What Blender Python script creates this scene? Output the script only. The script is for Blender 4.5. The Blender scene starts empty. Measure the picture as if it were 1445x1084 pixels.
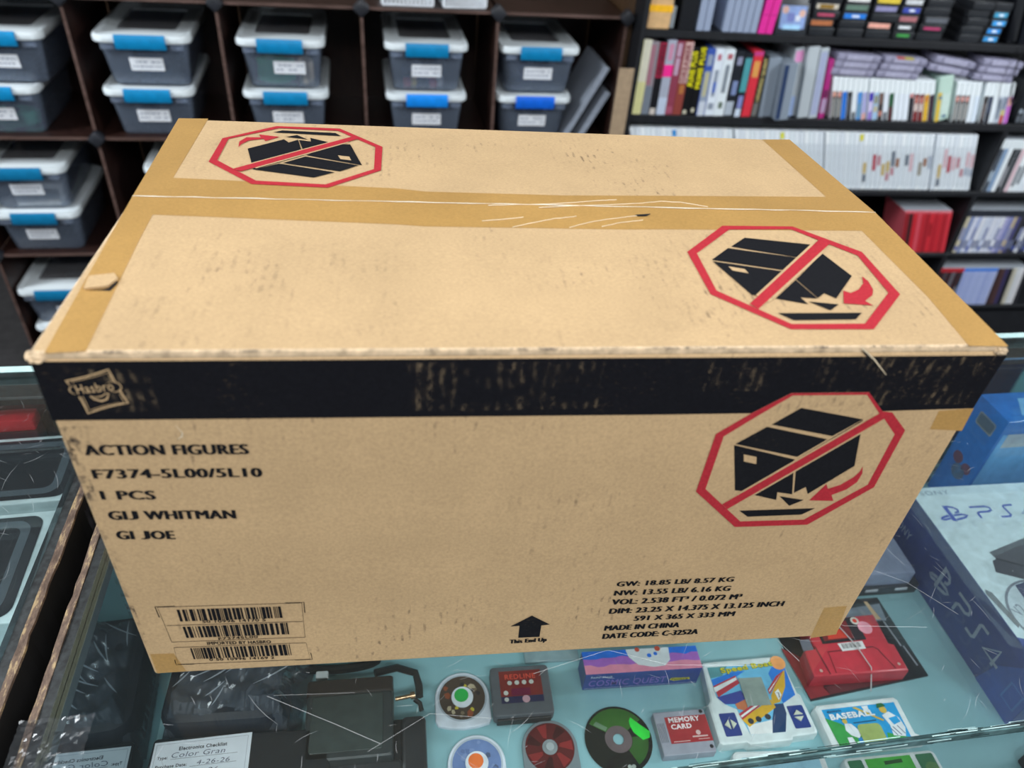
import bpy, bmesh, math, random, json
from mathutils import Vector, Matrix
random.seed(7)
SC = bpy.context.scene
COL = SC.collection
R = math.radians
G = 1.0            # height of the glass counter top above the floor

# ---------------------------------------------------------------- camera, light, exposure
cam_d = bpy.data.cameras.new('camera')
cam = bpy.data.objects.new('camera', cam_d); COL.objects.link(cam)
rx = Vector((0.9916, -0.1073, 0.0724)).normalized()
fw = Vector((0.1290, 0.7718, -0.6227)).normalized()
rx = (rx - fw * rx.dot(fw)).normalized()
up = rx.cross(fw)
cam.matrix_world = Matrix(((rx.x, up.x, -fw.x, 0.2098), (rx.y, up.y, -fw.y, -0.3581), (rx.z, up.z, -fw.z, G + 0.5955), (0, 0, 0, 1)))
cam_d.sensor_width = 36; cam_d.lens = 26.563; cam_d.clip_start = 0.02
cam_d.dof.use_dof = True; cam_d.dof.focus_distance = 0.70; cam_d.dof.aperture_fstop = 5.0
SC.camera = cam

world = bpy.data.worlds.new('shop_ambient'); SC.world = world; world.use_nodes = True
bg = world.node_tree.nodes['Background']
bg.inputs[0].default_value = (0.90, 0.96, 1.0, 1); bg.inputs[1].default_value = 0.28

def area(name, loc, sx, sy, power, aim=None, color=(0.97, 0.985, 1.0)):
    l = bpy.data.lights.new(name, 'AREA'); l.shape = 'RECTANGLE'; l.size = sx; l.size_y = sy
    l.energy = power; l.color = color
    o = bpy.data.objects.new(name, l); COL.objects.link(o); o.location = loc
    if aim is not None:
        o.rotation_euler = (Vector(aim) - Vector(loc)).to_track_quat('-Z', 'Y').to_euler()
    return o
area('ceiling_tube_light', (0.45, -0.45, 2.9), 2.6, 0.35, 18)
area('ceiling_tube_light', (0.3, -1.6, 2.9), 3.2, 0.35, 47, (0.3, 0.0, 1.1))
area('ceiling_tube_light', (-1.9, 0.85, 2.9), 0.4, 2.0, 120, (-0.4, 1.9, 0.9), (0.90, 0.96, 1.0))
area('ceiling_tube_light', (3.0, 0.5, 2.9), 0.4, 2.0, 105, (1.7, 1.9, 0.9), (0.91, 0.965, 1.0))

SC.view_settings.view_transform = 'Standard'
SC.view_settings.look = 'None'
SC.view_settings.gamma = 1.0
SC.view_settings.use_curve_mapping = False
SC.view_settings.exposure = 0.27
SC.cycles.transparent_max_bounces = 24
SC.cycles.max_bounces = 10

# ---------------------------------------------------------------- materials
MATS = {}
def srgb(h):
    if isinstance(h, str):
        h = [int(h[i:i + 2], 16) / 255 for i in (0, 2, 4)]
    return tuple((c / 12.92 if c <= 0.04045 else ((c + 0.055) / 1.055) ** 2.4) for c in h)
def new_mat(name):
    m = bpy.data.materials.new(name); m.use_nodes = True
    nt = m.node_tree; nt.nodes.clear()
    out = nt.nodes.new('ShaderNodeOutputMaterial')
    return m, nt, out
def bsdf(nt, col, rough=0.5, metal=0.0, spec=0.5, coat=0.0):
    b = nt.nodes.new('ShaderNodeBsdfPrincipled')
    b.inputs['Base Color'].default_value = (*col, 1); b.inputs['Roughness'].default_value = rough
    b.inputs['Metallic'].default_value = metal; b.inputs['Specular IOR Level'].default_value = spec
    b.inputs['Coat Weight'].default_value = coat
    return b
def noise(nt, scale, detail=3, rough=0.6, stretch=None, coord='Object'):
    tc = nt.nodes.new('ShaderNodeTexCoord'); n = nt.nodes.new('ShaderNodeTexNoise')
    n.inputs['Scale'].default_value = scale; n.inputs['Detail'].default_value = detail; n.inputs['Roughness'].default_value = rough
    if stretch:
        mp = nt.nodes.new('ShaderNodeMapping'); mp.inputs['Scale'].default_value = stretch
        nt.links.new(tc.outputs[coord], mp.inputs[0]); nt.links.new(mp.outputs[0], n.inputs['Vector'])
    else:
        nt.links.new(tc.outputs[coord], n.inputs['Vector'])
    return n.outputs['Fac']
def ramp(nt, fac, stops):
    r = nt.nodes.new('ShaderNodeValToRGB')
    while len(r.color_ramp.elements) < len(stops): r.color_ramp.elements.new(0.5)
    for e, (p, c) in zip(r.color_ramp.elements, stops):
        e.position = p; e.color = (*c, 1) if len(c) == 3 else c
    nt.links.new(fac, r.inputs[0]); return r.outputs[0]
def mixc(nt, fac, a, b, mode='MIX'):
    m = nt.nodes.new('ShaderNodeMix'); m.data_type = 'RGBA'; m.blend_type = mode
    for inp, v in ((m.inputs[0], fac), (m.inputs[6], a), (m.inputs[7], b)):
        if hasattr(v, 'is_output'): nt.links.new(v, inp)
        elif isinstance(v, (int, float)): inp.default_value = v
        else: inp.default_value = (*v, 1)
    return m.outputs[2]
def math_n(nt, op, a, b=0.0):
    m = nt.nodes.new('ShaderNodeMath'); m.operation = op
    for i, v in enumerate((a, b)):
        if hasattr(v, 'is_output'): nt.links.new(v, m.inputs[i])
        else: m.inputs[i].default_value = v
    return m.outputs[0]
def bump(nt, b, h, strength=0.2, dist=0.001):
    bp = nt.nodes.new('ShaderNodeBump'); bp.inputs['Strength'].default_value = strength; bp.inputs['Distance'].default_value = dist
    nt.links.new(h, bp.inputs['Height']); nt.links.new(bp.outputs[0], b.inputs['Normal'])
def plain(col, rough=0.5, metal=0.0, spec=0.5, var=0.12, scale=60, name=None, coat=0.0):
    """plastic, paint, paper: one colour with a slight procedural mottle"""
    key = ('plain', col, rough, metal, spec, var, scale, coat)
    if key in MATS: return MATS[key]
    c = srgb(col) if isinstance(col, str) else col
    m, nt, out = new_mat(name or 'surface_' + (col if isinstance(col, str) else '%.2f' % col[0]))
    b = bsdf(nt, c, rough, metal, spec, coat)
    if var:
        f = noise(nt, scale, 2)
        cc = ramp(nt, f, [(0.3, tuple(x * (1 - var) for x in c)), (0.7, tuple(min(1, x * (1 + var)) for x in c))])
        nt.links.new(cc, b.inputs['Base Color'])
    nt.links.new(b.outputs[0], out.inputs[0]); MATS[key] = m
    return m
def clear(name, tint, haze=(0.6, 0.65, 0.75), haze_amt=0.15, rough=0.02, spec_amt=1.0, mottle=0.0):
    """thin clear sheet: tinted see-through plus a milky share plus fresnel gloss"""
    if name in MATS: return MATS[name]
    m, nt, out = new_mat(name)
    tr = nt.nodes.new('ShaderNodeBsdfTransparent'); tr.inputs[0].default_value = (*tint, 1)
    df = nt.nodes.new('ShaderNodeBsdfDiffuse'); df.inputs[0].default_value = (*haze, 1)
    mx = nt.nodes.new('ShaderNodeMixShader'); mx.inputs[0].default_value = haze_amt
    if mottle:
        f = noise(nt, 25, 3)
        nt.links.new(math_n(nt, 'MULTIPLY_ADD', f, mottle), mx.inputs[0])
        nt.nodes[-1].inputs[2].default_value = haze_amt - mottle * 0.5
    nt.links.new(tr.outputs[0], mx.inputs[1]); nt.links.new(df.outputs[0], mx.inputs[2])
    gl = nt.nodes.new('ShaderNodeBsdfGlossy'); gl.inputs['Roughness'].default_value = rough
    fr = nt.nodes.new('ShaderNodeFresnel'); fr.inputs[0].default_value = 1.45
    fm = math_n(nt, 'MULTIPLY', fr.outputs[0], spec_amt)
    m2 = nt.nodes.new('ShaderNodeMixShader')
    nt.links.new(fm, m2.inputs[0]); nt.links.new(mx.outputs[0], m2.inputs[1]); nt.links.new(gl.outputs[0], m2.inputs[2])
    nt.links.new(m2.outputs[0], out.inputs[0]); MATS[name] = m
    return m

def cardboard_mat(name, base, tape=False, ink=None, fade=0.0, dirt=0.5):
    m, nt, out = new_mat(name)
    b = bsdf(nt, base, 0.82, 0, 0.08 if ink else 0.25)
    if tape:
        b.inputs['Roughness'].default_value = 0.38; b.inputs['Coat Weight'].default_value = 0.25; b.inputs['Coat Roughness'].default_value = 0.25
    fib = noise(nt, 420, 4, 0.7, (1, 2.2, 1))
    big = noise(nt, 14, 3)
    c = mixc(nt, ramp(nt, fib, [(0.32, (0.86,) * 3), (0.7, (1.1,) * 3)]), (0, 0, 0), (0, 0, 0))
    c = mixc(nt, 1.0, base, ramp(nt, fib, [(0.3, (0.84,) * 3), (0.68, (1.08,) * 3)]), 'MULTIPLY')
    c = mixc(nt, 1.0, c, ramp(nt, big, [(0.3, (0.93,) * 3), (0.7, (1.05,) * 3)]), 'MULTIPLY')
    # flute streaks: short dark dashes along the corrugation, in worn patches
    tc = nt.nodes.new('ShaderNodeTexCoord')
    wv = nt.nodes.new('ShaderNodeTexWave'); wv.bands_direction = 'X'; wv.inputs['Scale'].default_value = 50
    wv.inputs['Distortion'].default_value = 1.2; wv.inputs['Detail'].default_value = 2; wv.inputs['Detail Scale'].default_value = 1.5
    nt.links.new(tc.outputs['Object'], wv.inputs['Vector'])
    patch = ramp(nt, noise(nt, 9, 2), [(0.52, (0,) * 3), (0.68, (1,) * 3)])
    dash = ramp(nt, noise(nt, 150, 3, 0.6, (1, 0.55, 0.55)), [(0.55, (0,) * 3), (0.68, (1,) * 3)])
    wl = ramp(nt, wv.outputs['Fac'], [(0.55, (0,) * 3), (0.9, (1,) * 3)])
    d = math_n(nt, 'MULTIPLY', math_n(nt, 'MULTIPLY', patch, dash), wl)
    d = math_n(nt, 'MULTIPLY', d, dirt)
    if not ink:
        c = mixc(nt, d, c, (base[0] * 0.25, base[1] * 0.24, base[2] * 0.28))
    else:
        rub = ramp(nt, noise(nt, 260, 5, 0.7, (0.8, 1.0, 1.6)), [(0.60 - fade * 0.15, (0,) * 3), (0.86 - fade * 0.15, (0.8,) * 3)])
        rub = math_n(nt, 'MULTIPLY', rub, ramp(nt, noise(nt, 11, 2), [(0.50, (0.04,) * 3), (0.66, (1,) * 3)]))
        rub = math_n(nt, 'MULTIPLY', rub, 0.2 + fade)
        ic = mixc(nt, 1.0, ink, ramp(nt, fib, [(0.3, (0.85,) * 3), (0.7, (1.25,) * 3)]), 'MULTIPLY')
        c = mixc(nt, rub, ic, base)
    nt.links.new(c, b.inputs['Base Color'])
    h = math_n(nt, 'ADD', math_n(nt, 'MULTIPLY', fib, 0.5), math_n(nt, 'MULTIPLY', wv.outputs['Fac'], 0.10 if not tape else 0.05))
    bump(nt, b, h, 0.16, 0.0012)
    nt.links.new(b.outputs[0], out.inputs[0])
    return m
KRAFT = (0.542, 0.376, 0.206)
M_card = cardboard_mat('kraft_cardboard', KRAFT, dirt=0.75)
M_tape = cardboard_mat('taped_cardboard', (0.460, 0.270, 0.088), tape=True, dirt=0.1)
M_black = cardboard_mat('black_print', KRAFT, ink=(0.0075, 0.0078, 0.0105), fade=0.14)
M_ink = cardboard_mat('black_ink', KRAFT, ink=(0.010, 0.0105, 0.013), fade=0.03)
M_red = cardboard_mat('red_ink', KRAFT, ink=(0.40, 0.028, 0.040), fade=0.12)
M_lip = plain((0.56, 0.42, 0.27), 0.85, var=0.3, scale=120, name='bare_board_edge')
M_seam = plain((0.85, 0.78, 0.64), 0.3, name='seam_highlight_tape', var=0.1)  # pale colour paints the highlight along the taped seam
M_crease = plain((0.72, 0.60, 0.42), 0.3, name='crease_glint_torn_edge', var=0.1)  # whitish colour holds the tape creases' gloss highlights; torn board edges share it
M_dark = plain((0.004, 0.004, 0.005), 0.9, name='recess_shade', var=0)  # near-black put in for the shade inside gaps and torn openings

def scuff(name, col, wave=True, amt=0.8, thr=0.52):
    m, nt, out = new_mat(name)
    tr = nt.nodes.new('ShaderNodeBsdfTransparent'); df = nt.nodes.new('ShaderNodeBsdfDiffuse'); df.inputs[0].default_value = (*col, 1)
    f = ramp(nt, noise(nt, 230, 4, 0.7, (0.9, 0.5, 0.5)), [(thr, (0,) * 3), (thr + 0.14, (1,) * 3)])
    f = math_n(nt, 'MULTIPLY', f, ramp(nt, noise(nt, 38, 2), [(0.42, (0,) * 3), (0.62, (1,) * 3)]))
    if wave:
        tc = nt.nodes.new('ShaderNodeTexCoord'); wv = nt.nodes.new('ShaderNodeTexWave'); wv.bands_direction = 'X'; wv.inputs['Scale'].default_value = 45
        wv.inputs['Distortion'].default_value = 1.5; nt.links.new(tc.outputs['Object'], wv.inputs['Vector'])
        f = math_n(nt, 'MULTIPLY', f, ramp(nt, wv.outputs['Fac'], [(0.35, (0.1,) * 3), (0.8, (1,) * 3)]))
    f = math_n(nt, 'MULTIPLY', f, amt)
    mx = nt.nodes.new('ShaderNodeMixShader'); nt.links.new(f, mx.inputs[0]); nt.links.new(tr.outputs[0], mx.inputs[1]); nt.links.new(df.outputs[0], mx.inputs[2])
    nt.links.new(mx.outputs[0], out.inputs[0]); return m
M_rub = scuff('rubbed_print', (0.36, 0.27, 0.17), True, 0.34, 0.47)
M_grime = scuff('dark_grime', (0.05, 0.048, 0.055), False, 0.6, 0.46)
M_streak = scuff('flute_grime', (0.12, 0.10, 0.085), True, 0.16, 0.49)
def wood(name, c1, c2, rough=0.5, stretch=(1, 1, 9), scale=9):
    m, nt, out = new_mat(name); b = bsdf(nt, c1, rough)
    f = noise(nt, scale, 5, 0.65, stretch)
    nt.links.new(ramp(nt, f, [(0.35, c1), (0.65, c2)]), b.inputs['Base Color'])
    nt.links.new(b.outputs[0], out.inputs[0]); return m
M_crate = wood('dark_walnut_board', (0.012, 0.005, 0.004), (0.030, 0.013, 0.010), 0.35, (6, 6, 1.2))
M_crate_edge = wood('board_edge', (0.06, 0.033, 0.026), (0.13, 0.078, 0.066), 0.5)
M_panel = wood('brown_wall_panelling', (0.045, 0.024, 0.012), (0.085, 0.045, 0.02), 0.5, (8, 8, 0.6))
M_shelfblk = plain((0.010, 0.011, 0.014), 0.45, var=0.25, name='black_shelf_laminate')
M_floor = plain((0.018, 0.017, 0.018), 0.85, var=0.35, scale=30, name='dark_carpet')
M_glass = clear('counter_glass', (0.965, 0.995, 0.995), (0.55, 0.68, 0.72), 0.008, 0.01, 0.40)
M_glass_edge = plain((0.10, 0.19, 0.20), 0.15, var=0.6, scale=40, name='glass_edge')
M_teal = plain((0.26, 0.49, 0.53), 0.55, var=0.06, scale=12, name='teal_shelf_board')
M_scr = clear('glass_scratch', (1, 1, 1), (0.92, 0.96, 1.0), 0.38, 0.3, 0.3)
def mirror(name, col, rough=0.03):
    m, nt, out = new_mat(name); b = bsdf(nt, col, rough, 1.0)
    f = noise(nt, 6, 2); nt.links.new(ramp(nt, f, [(0.3, tuple(x * .9 for x in col)), (0.7, col)]), b.inputs['Base Color'])
    nt.links.new(b.outputs[0], out.inputs[0]); return m
M_mirror = mirror('side_glass_mirror', (0.36, 0.46, 0.50))
M_door = mirror('tinted_sliding_glass', (0.20, 0.36, 0.38), 0.06)
M_alu = plain((0.55, 0.60, 0.62), 0.3, 0.9, var=0.1, name='aluminium')
def chipped():
    m, nt, out = new_mat('chipped_wood_edge'); b = bsdf(nt, (0.3, 0.2, 0.1), 0.8)
    f = noise(nt, 70, 5, 0.75, (2.2, 0.6, 1))
    nt.links.new(ramp(nt, f, [(0.38, (0.09, 0.06, 0.045)), (0.52, (0.17, 0.115, 0.085)), (0.60, (0.42, 0.31, 0.17))]), b.inputs['Base Color'])
    bump(nt, b, f, 0.5, 0.002); nt.links.new(b.outputs[0], out.inputs[0]); return m
M_chip = chipped()
M_felt = plain((0.02, 0.024, 0.026), 0.5, var=0.7, scale=160, name='black_trim_strip')
M_binclear = clear('hazy_clear_plastic', (0.93, 0.95, 0.99), (0.62, 0.76, 1.0), 0.12, 0.12, 0.8)
M_lidwhite = clear('milky_lid_plastic', (0.75, 0.8, 0.9), (0.88, 0.96, 1.0), 0.80, 0.25, 0.8)
M_lidpanel = clear('hazy_lid_panel', (0.7, 0.72, 0.75), (0.42, 0.42, 0.44), 0.34, 0.2, 0.8)
M_paper = plain((0.80, 0.83, 0.88), 0.7, var=0.04, name='white_paper')
M_pen = plain((0.06, 0.07, 0.12), 0.6, var=0, name='pen_ink')
M_clearcase = clear('clear_case_plastic', (0.80, 0.86, 0.88), (0.55, 0.62, 0.68), 0.42, 0.15, 0.8)
M_bag = clear('crinkled_clear_bag', (0.80, 0.83, 0.88), (0.55, 0.65, 0.80), 0.10, 0.16, 2.0)

# ---------------------------------------------------------------- mesh helpers
_bev = {}
def rr(x0, y0, x1, y1, r, n=5):
    r = min(r, (x1 - x0) / 2, (y1 - y0) / 2); pts = []
    for cx, cy, a in ((x1 - r, y0 + r, -90), (x1 - r, y1 - r, 0), (x0 + r, y1 - r, 90), (x0 + r, y0 + r, 180)):
        for i in range(n + 1):
            t = R(a + 90 * i / n); pts.append((cx + r * math.cos(t), cy + r * math.sin(t)))
    return pts
def circ(cx, cy, r, n=28, a0=0, a1=360):
    full = abs(a1 - a0) >= 360
    k = n if full else n + 1
    return [(cx + r * math.cos(R(a0 + (a1 - a0) * i / n)), cy + r * math.sin(R(a0 + (a1 - a0) * i / n))) for i in range(k)]
_txt = {}
def text_geo(s, bold=0.0):
    k = (s, bold)
    if k in _txt: return _txt[k]
    cu = bpy.data.curves.new('t', 'FONT'); cu.body = s; cu.size = 1.0; cu.offset = bold; cu.resolution_u = 3
    cu.space_character = 1.08 + bold
    o = bpy.data.objects.new('t', cu)
    me = bpy.data.meshes.new_from_object(o)
    v = [(p.co.x, p.co.y) for p in me.vertices]; f = [tuple(p.vertices) for p in me.polygons]
    bpy.data.objects.remove(o); bpy.data.curves.remove(cu); bpy.data.meshes.remove(me)
    if s.upper() == s and 'J' in s:            # a capital J that stands on the line
        par = list(range(len(v)))
        def fd(i):
            while par[i] != i: i = par[i]
            return i
        for q in f:
            for i in q[1:]: par[fd(i)] = fd(q[0])
        isl = {}
        for i in range(len(v)): isl.setdefault(fd(i), []).append(i)
        for ids in isl.values():
            lo, hi = min(v[i][1] for i in ids), max(v[i][1] for i in ids)
            if lo < -.08 and hi > .4:
                xr = max(v[i][0] for i in ids)
                for i in ids: v[i] = (xr - (xr - v[i][0]) * 1.9, (v[i][1] - lo) / (hi - lo) * hi)
    x0 = min((p[0] for p in v), default=0); x1 = max((p[0] for p in v), default=1)
    cap = 0.69 + 2 * bold
    v = [((x - x0) / cap, (y + bold) / cap) for x, y in v]
    _txt[k] = (v, f, (x1 - x0) / cap); return _txt[k]
class MB:
    """collects shapes; build() links them as ONE mesh object"""
    def __init__(s): s.v = []; s.f = []; s.m = []; s.M = None; s.fn = None
    def add(s, vs, fs, mi=0):
        b = len(s.v)
        for p in vs:
            if s.M is not None: p = s.M @ Vector(p)
            if s.fn: p = s.fn(p)
            s.v.append(tuple(p))
        for f in fs: s.f.append(tuple(b + i for i in f)); s.m.append(mi)
        return s
    def box(s, x0, y0, z0, x1, y1, z1, mi=0, bev=0.0, seg=2):
        if bev <= 0:
            vs = [(x, y, z) for z in (z0, z1) for y in (y0, y1) for x in (x0, x1)]
            return s.add(vs, [(0, 2, 3, 1), (4, 5, 7, 6), (0, 1, 5, 4), (2, 6, 7, 3), (0, 4, 6, 2), (1, 3, 7, 5)], mi)
        k = (round(x1 - x0, 5), round(y1 - y0, 5), round(z1 - z0, 5), bev, seg)
        if k not in _bev:
            bm = bmesh.new(); bmesh.ops.create_cube(bm, size=1)
            for v in bm.verts: v.co = Vector((v.co.x * k[0], v.co.y * k[1], v.co.z * k[2]))
            bmesh.ops.bevel(bm, geom=bm.edges[:], offset=min(bev, min(k[:3]) * 0.45), segments=seg, affect='EDGES', profile=0.5)
            bm.verts.index_update()
            _bev[k] = ([v.co[:] for v in bm.verts], [[v.index for v in f.verts] for f in bm.faces]); bm.free()
        vs, fs = _bev[k]; c = ((x0 + x1) / 2, (y0 + y1) / 2, (z0 + z1) / 2)
        return s.add([(v[0] + c[0], v[1] + c[1], v[2] + c[2]) for v in vs], fs, mi)
    def poly(s, pts, z=0, mi=0): return s.add([(p[0], p[1], z) for p in pts], [tuple(range(len(pts)))], mi)
    def prism(s, pts, z0, z1, mi=0, inset=0.0, side_mi=None):
        """upright slab with the given outline; inset chamfers the top rim"""
        n = len(pts); sm = mi if side_mi is None else side_mi
        rings = [(pts, z0), (pts, z1)]
        if inset:
            c = (sum(p[0] for p in pts) / n, sum(p[1] for p in pts) / n)
            w = max(p[0] for p in pts) - min(p[0] for p in pts); h = max(p[1] for p in pts) - min(p[1] for p in pts)
            q = [(c[0] + (p[0] - c[0]) * (1 - 2 * inset / w), c[1] + (p[1] - c[1]) * (1 - 2 * inset / h)) for p in pts]
            q2 = [((a[0] * 0.3 + b[0] * 0.7), (a[1] * 0.3 + b[1] * 0.7)) for a, b in zip(q, pts)]
            rings = [(pts, z0), (pts, z1 - inset), (q2, z1 - inset * 0.3), (q, z1)]
        vs = [(p[0], p[1], z) for r, z in rings for p in r]
        s.add(vs, [(k * n + i, k * n + (i + 1) % n, (k + 1) * n + (i + 1) % n, (k + 1) * n + i) for k in range(len(rings) - 1) for i in range(n)], sm)
        s.poly(rings[-1][0], rings[-1][1], mi); s.add([(p[0], p[1], z0) for p in reversed(pts)], [tuple(range(n))], sm)
        return s
    def loft(s, rings, mi=0, cap0=False, cap1=False):
        n = len(rings[0]); vs = [p for r in rings for p in r]
        s.add(vs, [(k * n + i, k * n + (i + 1) % n, (k + 1) * n + (i + 1) % n, (k + 1) * n + i) for k in range(len(rings) - 1) for i in range(n)], mi)
        if cap0: s.add(list(reversed(rings[0])), [tuple(range(n))], mi)
        if cap1: s.add(rings[-1], [tuple(range(n))], mi)
        return s
    def ring(s, outer, inner, z=0, mi=0):
        n = len(outer)
        return s.add([(p[0], p[1], z) for p in list(outer) + list(inner)], [(i, (i + 1) % n, n + (i + 1) % n, n + i) for i in range(n)], mi)
    def cyl(s, cx, cy, z0, z1, r, mi=0, n=24): return s.prism(circ(cx, cy, r, n), z0, z1, mi)
    def ribbon(s, pts, w, z=0, mi=0, closed=False):
        P = [Vector((p[0], p[1])) for p in pts]; n = len(P); vs = []
        for i in range(n):
            a = P[i - 1] if (i or closed) else P[i]; b = P[(i + 1) % n] if (i < n - 1 or closed) else P[i]
            d = (b - a); d = d.normalized() if d.length else Vector((1, 0)); q = Vector((-d.y, d.x)) * (w / 2 if not isinstance(w, (list, tuple)) else w[i] / 2)
            vs += [(P[i].x + q.x, P[i].y + q.y, z), (P[i].x - q.x, P[i].y - q.y, z)]
        k = n if closed else n - 1
        return s.add(vs, [(2 * i, 2 * i + 1, 2 * ((i + 1) % n) + 1, 2 * ((i + 1) % n)) for i in range(k)], mi)
    def tube(s, path, r, mi=0, n=7, closed=False):
        P = [Vector(p) for p in path]; rings = []; N = len(P)
        for i in range(N):
            a = P[i - 1] if (i or closed) else P[i]; b = P[(i + 1) % N] if (i < N - 1 or closed) else P[i]
            d = (b - a).normalized(); u = d.cross(Vector((0, 0, 1)))
            if u.length < 1e-3: u = d.cross(Vector((1, 0, 0)))
            u.normalize(); w = u.cross(d)
            rings.append([tuple(P[i] + r * (math.cos(2 * math.pi * k / n) * u + math.sin(2 * math.pi * k / n) * w)) for k in range(n)])
        if closed: rings.append(rings[0])
        return s.loft(rings, mi, not closed, not closed)
    def text(s, t, x, y, h, z=0, mi=0, width=None, ang=0.0, bold=0.0, align='l', shear=0.0, heavy=0.0):
        if heavy:
            for k in (-2, -1, 1, 2): s.text(t, x + k * heavy * h * math.cos(ang), y + k * heavy * h * math.sin(ang), h, z + .00003 * (k + 3), mi, width, ang, bold, align, shear)
        v, f, w = text_geo(t, bold); sx = h if width is None else width / w
        off = {'l': 0, 'c': -w * sx / 2, 'r': -w * sx}[align]; ca, sa = math.cos(ang), math.sin(ang)
        vs = []
        for p in v:
            a = p[0] * sx + off + shear * p[1] * h; b = p[1] * h
            vs.append((x + a * ca - b * sa, y + a * sa + b * ca, z))
        return s.add(vs, f, mi)
    def build(s, name, mats, parent=None, smooth=False):
        me = bpy.data.meshes.new(name); me.from_pydata(s.v, [], s.f)
        for m in (mats if isinstance(mats, (list, tuple)) else [mats]): me.materials.append(m)
        me.polygons.foreach_set('material_index', s.m)
        if smooth:
            me.polygons.foreach_set('use_smooth', [True] * len(me.polygons))
            try: me.set_sharp_from_angle(angle=R(38))
            except Exception: pass
        me.update()
        o = bpy.data.objects.new(name, me); COL.objects.link(o)
        if parent: o.parent = parent
        return o
def tag(o, label, cat, group=None, kind=None):
    o['label'] = label; o['category'] = cat
    if group: o['group'] = group
    if kind: o['kind'] = kind
    return o
def thing(name, label, cat, loc, rz=0.0, group=None):
    o = bpy.data.objects.new(name, None); COL.objects.link(o); o.empty_display_size = 0.02
    o.location = loc; o.rotation_euler = (0, 0, rz)
    return tag(o, label, cat, group)
def structure(o): o['kind'] = 'structure'; return o
def Q(x0, y0, x1, y1): return [(x0, y0), (x1, y0), (x1, y1), (x0, y1)]
def dup(root, loc, rot, label=None):
    r = root.copy(); COL.objects.link(r); r.location = loc; r.rotation_euler = rot
    if label: r['label'] = label
    for ch in list(root.children):
        c = ch.copy(); COL.objects.link(c); c.parent = r
        for g in list(ch.children):
            d = g.copy(); COL.objects.link(d); d.parent = c
    return r
ORD = ['first', 'second', 'third', 'fourth', 'fifth', 'sixth', 'seventh', 'eighth', 'ninth', 'tenth', 'eleventh', 'twelfth', 'thirteenth', 'fourteenth', 'fifteenth', 'sixteenth', 'seventeenth', 'eighteenth', 'nineteenth', 'twentieth']
# ---------------------------------------------------------------- room
structure(MB().box(-3.2, -2.2, -0.05, 4.5, 3.0, 0.0).build('floor', M_floor))
structure(MB().box(-3.2, 2.55, 0.0, 4.5, 2.65, 3.0).build('wall_back', M_panel))

structure(MB().box(-3.2, -2.2, 3.0, 4.5, 3.0, 3.05).build('ceiling', plain((0.16, 0.16, 0.165), 0.9, name='dark_ceiling_tile')))

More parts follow.
